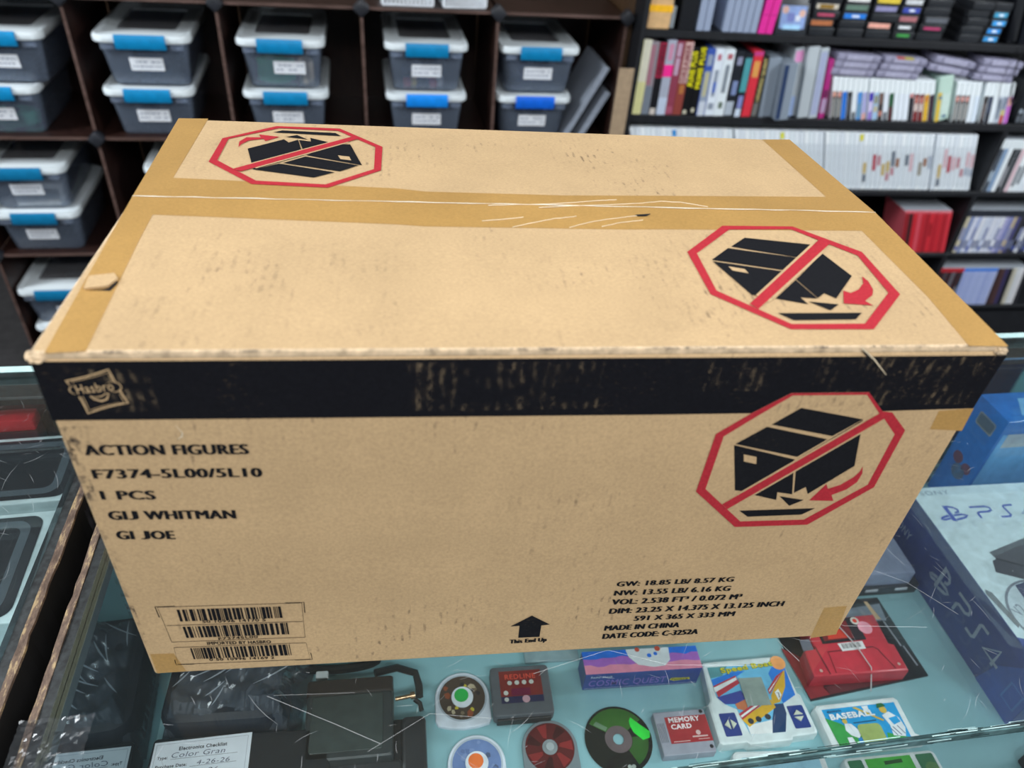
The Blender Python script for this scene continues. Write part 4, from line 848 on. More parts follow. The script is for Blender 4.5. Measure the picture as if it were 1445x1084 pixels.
m = MB(); m.prism(rr(-.055, -.030, -.041, -.021, .002), .016, .022, 0, .001); m.build('plug', mp('d8dcdc', .2), t)
t = item('round_disc', 'pale round disc edge just visible under the carton front', 'disc', .062, .158, 0)
MB().cyl(0, 0, 0, .003, .030, 0, 36).build('disc', mp('9fb0b8', .2), t)

# black console with a paper checklist on top
t = item('black_console', 'flat black console carrying the paper checklist, at the counter front left', 'console', .020, .005, 0)
MB().prism(rr(-.080, -.085, .0995, .049, .004), 0, .038, 0, .003).build('shell', mp('1c2024', .35), t, True)
t = thing('paper_checklist', 'white paper electronics checklist with handwriting, lying on the black console', 'paper form', (-.0085, .036, SH + .0385), R(1.2))
m = MB(); m.poly([(-.0485, .0135), (.047, .0165), (.049, -.085), (-.047, -.090)], 0.0002, 0); m.poly([(-.0485, .0135), (-.047, -.090), (.049, -.085), (.047, .0165)], 0, 0)
m.ribbon([(-.046, .011), (.0435, .0135), (.045, -.083), (-.0445, -.087)], .0004, .0004, 1, True); m.build('sheet', [M_paper, mp('8a929c', .6)], t)
m = MB()
m.text('Electronics Checklist', 0, .0042, .0038, .0004, 0, .047, .02, .03, 'c')
for i, (s, w) in enumerate((('Type:', .010), ('Purchase Date:', .030), ('Test Date:', .020), ('Tester:', .015), ('Notes:', .014))):
    m.text(s, -.043, -.0045 - i * .0088, .0032, .0004, 0, w, .02, .025); m.ribbon([(-.043 + w + .003, -.0048 - i * .0088), (.035, -.0035 - i * .0088)], .0003, .0004, 0)
m.build('printed_text', mp('2a2e34', .6), t)
m = MB()
m.text('Color Gran', -.030, -.0035, .0052, .0005, 0, .052, .02, -.005, shear=.25); m.text('4-26-26', -.004, -.0125, .0045, .0005, 0, .032, .02, -.005, shear=.25); m.text('4-26-26', -.016, -.0213, .0045, .0005, 0, .034, .02, -.005, shear=.25)
m.build('handwriting', M_pen, t)

# dark goods in a crinkled clear bag
t = item('bagged_goods', 'black goods wrapped in a crinkled clear plastic bag, left of the carton corner', 'bagged goods', .010, .112, 0)
MB().prism(rr(-.068, -.052, .058, .088, .02), 0, .052, 0, .010).build('black_goods', mp('1b212c', .5), t, True)
random.seed(31); m = MB(); nx, ny = 44, 32; vs = []
def hgt(u, v):
    h = .062 + .006 * math.sin(9 * u + 4 * v) + .004 * math.sin(23 * u - 11 * v + 1) + .003 * math.sin(31 * v + 12 * u)
    e = min(u, 1 - u, v, 1 - v); return h * min(1, e * 7) + .002
for j in range(ny + 1):
    for i in range(nx + 1):
        u, v = i / nx, j / ny; vs.append((-.0735 + .142 * u + .02 * v * u + random.uniform(0, .0014), -.060 + .158 * v + random.uniform(-.0012, .0012), hgt(u, v) + random.uniform(-.0016, .0016)))
m.add(vs, [(j * (nx + 1) + i, j * (nx + 1) + i + 1, (j + 1) * (nx + 1) + i + 1, (j + 1) * (nx + 1) + i) for j in range(ny) for i in range(nx)])
m.build('clear_bag', M_bag, t)
m = MB()
for k in range(16):
    x, y = random.uniform(-.065, .035), random.uniform(-.05, .05); a = random.uniform(.2, 1.4); L_ = random.uniform(.02, .05)
    m.ribbon([(x + L_ * q * math.cos(a + .12 * q), y + L_ * q * math.sin(a + .12 * q)) for q in (0, .25, .5, .75, 1)], [.0003, .0014, .0018, .0012, .0003], (.070 + k * .0004))
m.build('bag_fold', clear('bag_fold', (.9, .92, .95), (.75, .8, .88), .45, .2), t)
t = item('purple_card', 'purple striped card edge reflected in the side glass beside the carton', 'card', .068, .268, 3)
m = MB(); m.prism(rr(-.018, -.04, .018, .05, .002), 0, .004, 0); m.build('card', mp('5a50a8', .4), t)
MB().poly(Q(-.016, -.036, -.010, .048), .0043).build('stripe', mp('8c84d0', .4), t)
t = item('pink_tag', 'small magenta triangular tag reflected in the side glass beside the carton', 'tag', .036, .25, 0)
MB().prism([(-.006, -.02), (.010, .006), (.014, .022), (-.004, .018)], .0, .004, 0).build('tag', mp('a02060', .4), t)

# scratches and the tape on the glass corner
def cl(x, y):   # world -> counter local
    x += .0925; return (x * math.cos(CY) + y * math.sin(CY), -x * math.sin(CY) + y * math.cos(CY))
glass_r = [c for c in CR.children if c.name.startswith('glass_top')][0]
glass_l = [c for c in CL.children if c.name.startswith('glass_top')][0]
LN = [([(.40, -.035), (.47, -.02), (.52, -.04), (.60, -.05)], .0004), ([(.595, .04), (.62, -.01), (.64, -.05)], .00045), ([(.56, .045), (.53, .0), (.515, -.03)], .0003), ([(.62, .01), (.665, .005), (.70, -.02), (.78, -.03)], .0004),
      ([(.70, .11), (.73, .06), (.79, .02), (.82, -.02)], .00035), ([(.26, -.085), (.31, -.06), (.36, -.07)], .0003), ([(.18, -.03), (.235, -.06), (.27, -.08)], .0004), ([(.185, -.03), (.25, -.035)], .00025), ([(.62, .12), (.68, .09), (.74, .10)], .0003), ([(.66, -.03), (.70, .04), (.72, .10), (.71, .15)], .0003), ([(.80, .16), (.78, .10), (.80, .04)], .0003)]
scratches(glass_r, 520, (.10, -.125, 1.0, .30), 44, [([p for p in l], w) for l, w in LN])
scratches(glass_l, 130, (-.22, -.12, -.045, .35), 45)
m = MB(); random.seed(6)
def tape_patch(m, x0, y0, x1, y1, n, z0):
    vs = []
    for j in range(n + 1):
        for i in range(n + 1): vs.append((x0 + (x1 - x0) * i / n + random.uniform(-.0008, .0008), y0 + (y1 - y0) * j / n + random.uniform(-.0008, .0008), z0 + abs(random.gauss(0, .0006))))
    m.add(vs, [(j * (n + 1) + i, j * (n + 1) + i + 1, (j + 1) * (n + 1) + i + 1, (j + 1) * (n + 1) + i) for j in range(n) for i in range(n)])
tape_patch(m, -.004, -.075, .050, -.030, 16, .0006); tape_patch(m, -.006, -.125, .030, -.066, 16, .0012)
tp = m.build('clear_tape', clear('clear_counter_tape', (.93, .95, .97), (.6, .66, .72), .03, .20, 1.3), CR); tp['label'] = 'wrinkled clear tape over the corner of the glass'

# ---------------------------------------------------------------- left counter goods
def flat_box(label, y0, y1):
    t = thing('boxed_tablet', label, 'boxed device', (-.165, y0, SH), R(5))
    D = y1 - y0; W = .34
    MB().box(-W, 0, 0, 0, D, .178, 0, .0015).build('carton', mp('cfe2e4', .3), t)
    m = MB(); m.poly(rr(-W + .004, .006, -.010, D - .006, .014, 6), .1785, 0); m.ring(rr(-W + .010, .012, -.020, D - .012, .016, 8), rr(-W + .019, .021, -.029, D - .021, .010, 8), .1788, 1)
    m.build('top_picture', [mp('171c22', .25), mp('4c5860', .35)], t); return t
flat_box('flat white box with a black rounded-frame top, farther one under the left glass', .262, .372)
flat_box('flat white box with a black rounded-frame top, nearer one under the left glass', .105, .247)
t = thing('red_case', 'dark object with a red top, at the back under the left counter glass', 'case', (-.245, .388, SH), R(5))
MB().box(-.20, -.012, 0, 0, .010, .179, 0, .003).build('body', mp('22262c', .4), t, True)
MB().box(-.20, -.013, .1795, 0, .011, .197, 0, .003).build('top_band', mp('d02c3a', .4), t, True)
# ---------------------------------------------------------------- dark cube shelving with storage bins
CO = (-0.2871, 1.8404); CYAW = R(3.464); CS = 0.37; CH = 0.3605; CZ0 = G + 0.0993
crate = thing('cube_shelf', 'dark wood-grain cube shelving with black corner connectors, behind the counter on the left', 'shelving unit', (CO[0], CO[1], 0), CYAW)
def cz(j): return CZ0 - CH * j
DEP = 0.37
for j in range(0, 4):
    for i in range(-2, 3):
        x0 = i * CS - 0.0 ; z = cz(j)
        MB().box(x0 + .006, 0, z - .009, x0 + CS - .006, DEP, z, 0).build('shelf_board', M_crate, crate)
        MB().box(x0 + .02, -.0012, z - .0085, x0 + CS - .02, -.0002, z - .0005).build('board_edge', M_crate_edge, crate)
for i in range(-2, 4):
    for j in range(0, 3):
        x = i * CS
        MB().box(x - .0045, 0, cz(j + 1) + .001, x + .0045, DEP, cz(j) - .010).build('upright_panel', M_crate, crate)
        MB().box(x - .004, -.0012, cz(j + 1) + .02, x + .004, -.0002, cz(j) - .028).build('board_edge', M_crate_edge, crate)
for i in range(-2, 3):
    for j in range(0, 3):
        MB().box(i * CS + .006, DEP, cz(j + 1), (i + 1) * CS - .006, DEP + .006, cz(j)).build('back_panel', M_crate, crate)
M_conn = plain((0.018, 0.020, 0.026), .45, name='black_connector', var=.2)
for i in range(-2, 4):
    for j in range(0, 4):
        m = MB(); m.M = Matrix.Translation((i * CS, -.004, cz(j) - .004)) @ Matrix.Rotation(R(45), 4, 'Y')
        m.box(-.017, -.012, -.017, .017, .020, .017, 0, .005); m.build('connector', M_conn, crate, True)

def cw(lx, ly, z):
    c, s = math.cos(CYAW), math.sin(CYAW); return (CO[0] + lx * c - ly * s, CO[1] + lx * s + ly * c, z)
BW, BD, BH = .215, .33, .118       # body under the lid
HAND = {'teal': mp('0a7fb4', .35), 'dim': mp('0b6f9c', .35), 'blue': mp('1488e8', .35), 'deep': mp('1263d6', .35)}
_bp = {}
def rrz(w0, w1, y0, y1, r, z): return [(p[0], p[1], z) for p in rr(w0, y0, w1, y1, r, 4)]
def make_bin(lx, z, rz, hand, label, lines=2, lab=(0.0, .055), w=.235):
    """clear storage bin, origin at the middle of its front foot"""
    t = thing('storage_bin', label, 'storage bin', cw(lx, .012, z), CYAW + R(rz), 'clear storage bins on the cube shelves')
    k = w / .235
    if 'body' not in _bp:
        m = MB(); b, u = .093, .107
        m.loft([rrz(-b, b, .018, BD - .018, .02, .0), rrz(-b - .002, b + .002, .014, BD - .014, .022, .006), rrz(-u, u, .0, BD, .022, BH)], 0, True)
        m.loft([rrz(-b + .002, b - .002, .02, BD - .02, .018, .003), rrz(-u + .003, u - .003, .003, BD - .003, .02, BH)], 0, True)
        _bp['body'] = m.build('bin_body', M_binclear, None, True).data
        m = MB()
        o, i_ = rr(-.1175, -.016, .1175, BD + .010, .03, 6), rr(-.074, .062, .074, BD - .045, .012, 6)
        m.loft([[(p[0] * .985, p[1] * .985 + .002, BH - .006) for p in o], [(p[0], p[1], BH - .003) for p in o], [(p[0], p[1], BH + .008) for p in o], [(p[0] * .975, p[1] * .99 + .0015, BH + .0145) for p in o], [(p[0] * .9, p[1] * .955 + .007, BH + .0135) for p in o], [(p[0] * .88, p[1] * .94 + .009, BH + .011) for p in o], [(p[0], p[1], BH + .011) for p in i_], [(p[0], p[1], BH + .006) for p in i_]], 0)
        _bp['lid'] = m.build('lid', M_lidwhite, None, True).data
        _bp['panel'] = MB().poly(i_, BH + .0065).build('lid_panel', M_lidpanel, None).data
        m = MB()
        prof = [(-.0165, BH + .0160), (-.0215, BH + .014), (-.024, BH + .006), (-.024, BH - .010), (-.021, BH - .019), (-.0145, BH - .021), (-.0145, BH - .004), (-.0165, BH + .004)]
        m.loft([[(x, y, zz) for y, zz in prof] for x in (-.0595, -.057, .057, .0595)], 0, True, True)
        _bp['hand'] = m.build('latch_handle', HAND['teal'], None, True).data
        m = MB()
        m.box(.067, -.010, BH - .024, .099, .002, BH - .005, 0, .002)
        _bp['tabs'] = m.build('rim_tab', M_binclear, None, True).data
        for o in [o for o in bpy.data.objects if o.data in _bp.values()]: bpy.data.objects.remove(o)
    def put(name, key, parent=t):
        o = bpy.data.objects.new(name, _bp[key]); COL.objects.link(o); o.parent = parent; o.scale = (k, 1, 1); return o
    put('bin_body', 'body'); lid = put('lid', 'lid'); p = put('lid_panel', 'panel', lid); p.scale = (1, 1, 1)
    h = put('latch_handle', 'hand')
    if hand != 'teal':
        h.data = h.data.copy(); h.data.materials[0] = HAND[hand]
    put('rim_tab', 'tabs'); put('rim_tab', 'tabs').scale = (-k, 1, 1)
    m = MB(); a = math.atan2(BH, .019); yl = lambda zz: .014 - .014 * (zz / BH) - .0022
    lw, lh = .042, .017
    def lp(x, dz): return (lab[0] + x, yl(lab[1] + dz), lab[1] + dz)
    m.add([lp(-lw, -lh), lp(lw, -lh), lp(lw, lh), lp(-lw, lh)], [(0, 1, 2, 3)], 0)
    random.seed(int(lx * 1000) + int(z * 777))
    for r in range(lines):
        x = -.036
        while x < .034:
            w_ = random.uniform(.003, .011); zz = .006 - r * .012
            if random.random() < .8:
                q = [lp(x, zz - .002), lp(min(x + w_, .037), zz - .002), lp(min(x + w_, .037), zz + .002), lp(x, zz + .002)]
                m.add([(a_, b_ - .0003, c_) for a_, b_, c_ in q], [(0, 1, 2, 3)], 1)
            x += w_ + .003
    m.build('name_label', [M_paper, mp('8a93a6', .6)], t)
    return t
SB = lambda j: cz(j + 1) + .0005
ST = .1375
make_bin(-.212, SB(0), 0, 'teal', 'lower storage bin in the stack just left above the carton corner')
make_bin(-.201, SB(0) + ST, 0, 'teal', 'upper storage bin in the stack just left above the carton corner', w=.245)
make_bin(.150, SB(0), 0, 'teal', 'storage bin beneath the bin of green cable')
B_green = make_bin(.150, SB(0) + ST, -1, 'teal', 'storage bin holding a coil of green cable', lab=(.018, .055))
make_bin(.545, SB(0), 0, 'blue', 'storage bin with bright blue latch, lower of the fourth stack from the left')
make_bin(.545, SB(0) + ST, 0, 'teal', 'storage bin with red and yellow bits inside, above a bright blue latch')
make_bin(.864, SB(0), 0, 'deep', 'storage bin with deep blue latch, beside the leaning clear sleeves', w=.228)
make_bin(.870, SB(0) + ST, 0, 'teal', 'teal-latched storage bin on top of the deep blue latched one, by the leaning sleeves')
make_bin(-.605, SB(0), 0, 'teal', 'lower storage bin at the top left edge of the photo, with green cable inside')
make_bin(-.555, SB(0) + ST, 0, 'teal', 'upper storage bin at the top left edge of the photo')
make_bin(-.600, SB(1), 0, 'dim', 'lower storage bin of the middle left stack, under the one holding papers')
make_bin(-.600, SB(1) + ST, 1, 'dim', 'storage bin with white papers inside, on the middle left stack', lab=(.0, .060))
make_bin(-.157, SB(1) + ST, 0, 'dim', 'storage bin mostly hidden behind the rear left corner of the carton')
make_bin(-.157, SB(1), 0, 'dim', 'lowest hidden storage bin behind the rear left corner of the carton')
make_bin(-.613, SB(2) + .099, 0, 'dim', 'storage bin low at the left, beside the front left edge of the carton', lab=(.02, .045))
make_bin(-.60, SB(2), 0, 'dim', 'bottom storage bin under the low left one, mostly in shadow').scale = (1, 1, .70)
# contents that show through
def inside(name, label, cat, lx, ly, z, rz=0): return thing(name, label, cat, cw(lx, ly, z), CYAW + R(rz))
def coil(name, label, lx, ly, z, col, rx_, ry_, turns, r, seed):
    t = inside(name, label, 'cable', lx, ly, z); random.seed(seed); m = MB(); n = 26 * turns
    m.tube([(rx_ * (1 + random.uniform(-.05, .05) - .06 * math.sin(i * .37)) * math.cos(i / 26 * 6.283), ry_ * math.sin(i / 26 * 6.283), r + .0042 * (i / 26) + random.uniform(0, .004)) for i in range(n)], r, 0, 6)
    m.build('cable', mp(col, .45), t, True); return t
zt = SB(0) + ST + .004
coil('cable_coil', 'coil of green cable inside the storage bin behind the carton', .128, .060, zt, '1cb878', .047, .026, 14, .0032, 3)
coil('cable_coil', 'coil of beige cable at the right inside the green cable bin', .207, .075, zt, 'dcc8a8', .018, .045, 12, .0034, 4)
coil('cable_coil', 'coil of brownish cable above the green coil in its bin', .160, .20, zt, '9a8470', .045, .035, 14, .0036, 9)
coil('cable_coil', 'coil of green cable in the lower bin at the top left edge', -.59, .085, SB(0) + .004, '3aa080', .055, .04, 8, .003, 5)
zt4 = SB(0) + ST + .004
for nm, lb, x, c1, c2 in (('small_toy', 'small red and yellow object at the left inside the fourth top bin', .50, 'c04038', 'e0b840'), ('small_toy', 'small red and white object at the right inside the fourth top bin', .575, 'c02848', 'd8d4d0')):
    t = inside(nm, lb, 'small object', x, .050, zt4); m = MB(); m.box(-.02, -.012, 0, .004, .012, .022, 0, .006); m.box(.002, -.010, 0, .02, .012, .03, 1, .006); m.build('body', [mp(c1, .4), mp(c2, .4)], t, True)
t = inside('paper_stack', 'stack of white papers inside the middle left storage bin', 'papers', -.585, .03, SB(1) + ST + .004)
MB().box(-.060, 0, 0, .058, .09, .045, 0, .001).build('sheets', mp('d9d9d4', .7), t)
for k, (x, z, c) in enumerate(((-.212, SB(0), '24324a'), (-.201, SB(0) + ST, '4a5468'), (.150, SB(0), '1c2436'), (.545, SB(0), '2a3244'), (.855, SB(0), '3a3a40'), (.868, SB(0) + ST, '2c3a58'), (-.555, SB(0) + ST, '1c2634'), (-.600, SB(1), '1c2438'), (-.605, SB(0), '2c4658'), (.545, SB(0) + ST, '2a3450'))):
    where = ('lower bin left above the carton', 'upper bin left above the carton', 'bin beneath the green cable bin', 'bright blue latched bin', 'deep blue latched bin', 'teal bin by the sleeves', 'upper bin at top left edge', 'lower middle left bin', 'lower bin at top left edge', 'bin with the red and yellow bits')[k]
    t = inside('dark_cables', 'dark tangled cables filling the back of the ' + where, 'cables', x, .20, z + .004); random.seed(k); m = MB()
    for q in range(7):
        a0 = random.uniform(0, 6); m.tube([(.066 * math.cos(a0 + s * .5) * random.uniform(.5, 1), .085 * math.sin(a0 + s * .6), .008 + .055 * random.random()) for s in range(12)], .006, 0, 6)
    m.build('cable', mp(c, .5), t, True)
# clear sleeves leaning at the right end
def sleeve(label, lx0, z0, L_, lean, dep, th=.012):
    t = thing('clear_sleeve', label, 'plastic sleeve', cw(lx0, .02, z0), CYAW)
    m = MB(); m.M = Matrix.Rotation(R(lean), 4, 'Y'); m.box(0, 0, 0, th, dep, L_, 0, .001); o = m.build('sheet', clear('pale_sleeve', (.7, .75, .82), (.50, .56, .66), .55, .2), t)
    m = MB(); m.M = Matrix.Rotation(R(lean), 4, 'Y'); m.box(th + .0004, -.001, 0, th + .003, dep, L_, 0); m.box(-.001, -.0015, 0, th + .002, -.0002, L_); m.build('bright_edge', mp('a8b2c2', .3), t); return t
sleeve('large clear plastic sleeve leaning steeply beside the deep blue latched bin', .962, SB(0), .245, 27, .22)
sleeve('smaller clear plastic sleeve leaning lower beside the large one', 1.010, SB(0), .165, 28, .16)
# baskets above
def basket(label, x0, x1, ly, rz):
    t = thing('basket', label, 'basket', cw((x0 + x1) / 2, ly, CZ0 + .0005), CYAW + R(rz), 'white baskets on the cube shelf top'); w = (x1 - x0) / 2; m = MB()
    m.box(-w, 0, 0, w, .20, .006, 0, .002); m.box(-w - .003, -.003, .034, w + .003, .002, .042, 0, .002); m.box(-w - .003, .198, .034, w + .003, .203, .042, 0, .002)
    m.build('tray', mp('d8dde4', .4), t, True)
    n = 13
    for k in range(n):
        x = -w + .004 + (2 * w - .008) * k / (n - 1); q = MB(); q.box(x - .002, -.001, .004, x + .002, .002, .036); q.build('slat', mp('d8dde4', .4), t)
    for s in (-1, 1): MB().box(s * w - .002, 0, .004, s * w + .002, .20, .040).build('side_wall', mp('d8dde4', .4), t)
basket('white slotted basket on the cube shelf top, left of the pair', .425, .563, .012, 0)
basket('white slotted basket on the cube shelf top, right of the pair', .590, .708, .012, 4)
# board and panel between the two shelving units
structure(MB().box(.826, 1.93, 0, .844, 2.2, 2.4).build('trim_1', M_panel))
t = thing('cardboard_sheet', 'plain tan cardboard sheet standing in the gap between the two shelving units', 'cardboard sheet', (.7995, 1.826, 0), R(2))
MB().box(0, 0, 0, .044, .005, G - .02).build('sheet', mp('a08a70', .8), t)

# ---------------------------------------------------------------- black media shelf
SO = (1.0, 1.8415); SYAW = R(1.5)
def sw(lx, ly, z):
    c, s = math.cos(SYAW), math.sin(SYAW); return (SO[0] + lx * c - ly * s, SO[1] + lx * s + ly * c, G + z)
shelf = thing('media_shelf', 'tall black shelf packed with games and books, behind the counter on the right', 'shelving unit', (SO[0], SO[1], 0), SYAW)
SD = .27; X0, X1 = -.1535, 1.95
ROWS = [(.084, .020), (-.153, .023), (-.384, .017), (-.620, .015), (-.846, .015)]
for z, th in ROWS: MB().box(X0 + .014, 0, G + z - th, X1, SD, G + z, 0, .001, 1).build('shelf_board', M_shelfblk, shelf)
MB().box(X0, -.002, 0, X0 + .0135, SD, G + .45).build('side_panel', M_shelfblk, shelf)
MB().box(X1, -.002, 0, X1 + .018, SD, G + .45).build('side_panel', M_shelfblk, shelf)
for a, b in ((-.383, -.177), (-.619, -.402), (-.845, -.636)): MB().box(1.118, .002, G + a, 1.134, SD, G + b).build('divider', M_shelfblk, shelf)
MB().box(X0, SD, 0, X1 + .018, SD + .006, G + .45).build('back_panel', M_shelfblk, shelf)
MB().box(X0 + .02, 0.01, 0, X1, .03, .12).build('plinth', M_shelfblk, shelf)
_case = {}
def case_mesh(name, w, d, h, mats, patches, bev=.0012):
    """upright case or book: body plus coloured patches on its spine; patches = (x0, x1, z0, z1, mat) in fractions"""
    m = MB(); m.box(0, 0, 0, w, d, h, 0, bev, 1)
    for (a, b, c, e, mi) in patches:
        m.M = None; y = -.0003 - .00008 * mi
        m.add([(w * a, y, h * c), (w * b, y, h * c), (w * b, y, h * e), (w * a, y, h * e)], [(0, 1, 2, 3)], mi)
    return m
def spine(name, label, cat, lx, z, w, d, h, lean, cols, patches, group=None, ly=.006, texts=(), yaw=0, bodyname='cover'):
    """lean > 0: top tips to the left; pivot at the left foot"""
    t = bpy.data.objects.new(name, None); COL.objects.link(t); t.location = sw(lx, ly, z + .0004); t.empty_display_size = .02
    t.rotation_euler = (0, -R(lean), SYAW + R(yaw)) if lean >= 0 else (0, -R(lean), SYAW + R(yaw))
    tag(t, label, cat, group)
    body = MB(); body.box(0, 0, 0, w, d, h, 0, .001, 1); body.build(bodyname, cols[0] if not isinstance(cols[0], str) else mp(cols[0], .4, var=.05), t)
    if patches or texts:
        p = MB(); ms = [mp(c, .45, var=.05) if isinstance(c, str) else c for c in cols]
        for k, (a, b, c, e, mi) in enumerate(patches):
            y = -.0003 - .00006 * k; p.add([(w * a, y, h * c), (w * b, y, h * c), (w * b, y, h * e), (w * a, y, h * e)], [(0, 1, 2, 3)], mi)
        for (s, a, c, e, mi, bold) in texts:      # reads upward, fits fraction c..e of the height
            v, f, tw = text_geo(s, bold); L_ = (e - c) * h; tx = w * a
            p.add([(w * .5 + tx / 2 - q[1] * tx, -.0012, h * c + q[0] * L_ / tw) for q in v], f, mi)
        p.build('spine_print', ms, t)
    return t
BZ = -.153
books = [ # x, w, h, lean, cols, patches, label, texts
    (-.139, .0270, .208, 0, ['d9d7c4', 'd6d49a'], [(0, 1, 0, .45, 1), (0, .12, 0, 1, 1)], 'cream book at the far left of the book row', ()),
    (-.111, .0245, .203, 1, ['8a8088', '9a6a78', '6f7884'], [(0.05, .6, .42, .96, 1), (.1, .95, 0, .40, 2)], 'grey book with faded pink lettering, second from the left in the book row', ()),
    (-.086, .0225, .204, 1, ['14141a', 'a01c40', '6a6a70', 'c8c0b8'], [(0.05, .95, .52, .99, 1), (.1, .8, .0, .09, 3)], 'black book with crimson upper spine', (('GENESIS', .6, .55, .97, 0, .02),)),
    (-.063, .0265, .210, 1, ['a3a9ba', 'f02c90', 'b8c4d8', 'c488a4'], [(0, 1, .52, .68, 1), (0, 1, 0, .24, 2), (.25, .75, .74, .95, 3)], 'pale lilac book with hot pink band', ()),
    (-.036, .0230, .208, 1, ['8a3c50', 'b89ab0', 'a05068'], [(.2, .75, .55, .78, 1), (.2, .75, .8, .97, 1), (.1, .9, .02, .12, 2)], 'plum book with pale lettering, next to the lilac one', ()),
    (-.0125, .0265, .208, 1, ['8a4038', 'c9a8a4', 'b0703c', '8a4a50'], [(.1, 1, .45, .99, 1), (.3, .8, .30, .42, 2)], 'brown book with white stencil title', (('DREAMER', .6, .47, .97, 3, .03),)),
    (.0145, .0250, .192, 2.5, ['0c0c10', 'e0d814', 'c8c4b0'], [(.2, .6, .02, .08, 2)], 'black book with yellow capitals, left of the pair', (('JUNE PLUS', .7, .42, .95, 1, .04),)),
    (.0400, .0220, .196, 2.5, ['0c0c10', 'e0d814', 'c8c4b0'], [(.2, .6, .05, .11, 2)], 'black book with yellow capitals, right of the pair', (('PRIME PLUS', .7, .40, .99, 1, .04),)),
    (.0630, .0255, .190, 2.5, ['3a56a8', '8f9cb0', 'c4ccd8', '2848a8', 'b8b490'], [(.1, .9, .0, .22, 2), (.1, .9, .22, .68, 1), (.25, .7, .30, .66, 4), (.2, .8, .76, .92, 1)], 'blue and grey spine book left of the two white game boxes', ()),
    (.0895, .0270, .190, 2.5, ['dbe4ee', '8a94a4', '4a68b4', 'b8647a'], [(.3, .7, .30, .70, 1), (.3, .7, .36, .52, 2), (.3, .7, .84, .93, 3), (.2, .8, .1, .2, 1)], 'white game box, left of the two white ones', ()),
    (.1175, .0310, .190, 2.5, ['dde6ec', '7c8690', 'b0606a', '5a6a5a'], [(.3, .7, .36, .78, 1), (.3, .8, .86, .94, 2), (.3, .7, .12, .22, 3)], 'white game box, right of the two white ones', ()),
    (.1500, .0300, .186, 2.5, ['1c2028', '8a8ea8', '7a8ab4', 'aab4c0'], [(.3, .8, .80, .92, 1), (.3, .8, .34, .56, 2), (.0, .8, .02, .24, 3)], 'black spine with pale panels right of the white game boxes', ()),
    (.1815, .0240, .182, 2.5, ['181c24', '4a98a0', '8088c0', 'c8d4e4'], [(.1, .9, .40, .93, 1), (.2, .8, .14, .34, 2), (.1, .8, .0, .13, 3)], 'black spine with teal upper half', ()),
    (.2070, .0280, .188, 2.5, ['d43040', 'c03a80', 'd89a50', 'b84050'], [(.0, 1, .94, 1, 1), (.2, .85, .62, .86, 2)], 'red spine with gold emblem', ()),
    (.2365, .0195, .176, 2.5, ['24241f', 'c8b878', '6a6a68'], [(.1, .9, .02, .24, 2)], 'dark spine with gold capitals right of the red one', (('LEGENDS QUEST', .5, .27, .97, 1, .03),)),
]
for x, w, h, ln, cols, pa, lb, tx in books: spine('book', lb, 'book', x, BZ, w, .16, h, ln, cols, pa, 'books and boxes on the second shelf', texts=tx)
# big clear cases
M_cg = clear('smoky_clear_case', (.55, .60, .66), (.36, .43, .52), .66, .15); M_cc = clear('milky_clear_case', (.75, .8, .84), (.62, .69, .74), .76, .15)
spine('clear_case', 'smoky dark clear case right of the gold-lettered spine', 'clear case', .2640, BZ, .038, .14, .172, 5, [M_cg], [])
spine('clear_case', 'clear case sticking out in front with navy side', 'clear case', .306, BZ, .040, .15, .165, 6, [M_cg, '24385c'], [(0, .35, .02, .98, 1)], ly=-.020)
spine('clear_case', 'clear case with a pink label at its top, behind the protruding one', 'clear case', .356, BZ, .030, .16, .200, 8, [M_cc, 'd890c0', '9ab0d8'], [(.1, .9, .80, .96, 1), (.1, .8, .0, .3, 2)], ly=.02)
spine('clear_case', 'tall milky clear case, left of the two tall ones', 'clear case', .3905, BZ, .034, .18, .208, 8, [M_cc], [])
spine('clear_case', 'tall milky clear case, right of the two tall ones', 'clear case', .4280, BZ, .026, .18, .206, 8, [M_cc, 'a2aac8'], [(.1, .9, .05, .95, 1)])
spine('book', 'magenta spine squeezed between the clear cases and the slim white-topped cases', 'book', .4595, BZ, .018, .13, .175, 8.2, ['a82878', 'e070b0', '6a2050', 'a890b0'], [(.1, .9, .6, .98, 0), (.1, .9, .1, .35, 3), (.1, .9, .36, .5, 2)])
# slim handheld-game cases with white tops
DW, DH = .0150, .128
ds1 = [('black', '1e1e22', [('d8a090', .54, .66), ('8a8a88', .05, .5)]), ('black', '1c1c20', [('d89a90', .54, .66), ('8a8a88', .05, .5)]), ('bright blue', '1f6fd0', []), ('charcoal', '24262c', [('4a4c54', .1, .55)]), ('white', 'dfe6ec', [('4a5058', .0, .18)]), ('sky blue', '4f8fd4', [('6a94b0', .05, .4)]), ('lavender', 'a6a8d4', [('d8a094', .0, .16)]),
       ('purple', '8f7ac8', [('3a30a8', .46, .66), ('d0c8e8', .2, .45)]), ('pale blue', '9ec0e0', [('8a8a70', .4, .6), ('c0b490', .2, .34)]), ('dark', '3a3234', [('c08070', .1, .22), ('7a6058', .4, .66)]), ('white', 'e0e6f0', [('50545c', .0, .2)]), ('green and maroon', '2a5a3a', [('5a2430', .0, .34)]), ('white', 'e4ecf4', []), ('white', 'e2eaf4', []), ('white', 'e2eaf4', []),
       ('black', '23232a', [('d09090', .58, .68)]), ('dark red', '7a1f22', [('d0c0b8', .24, .44), ('c07a70', .46, .6)]), ('dark red', '74201f', [('d0c0b8', .24, .44), ('c07a70', .46, .6)]), ('yellow', 'd8ac28', [('c87838', .5, .62)]), ('dark purple', '3c2433', [])]
GD = 'slim white-topped game cases'
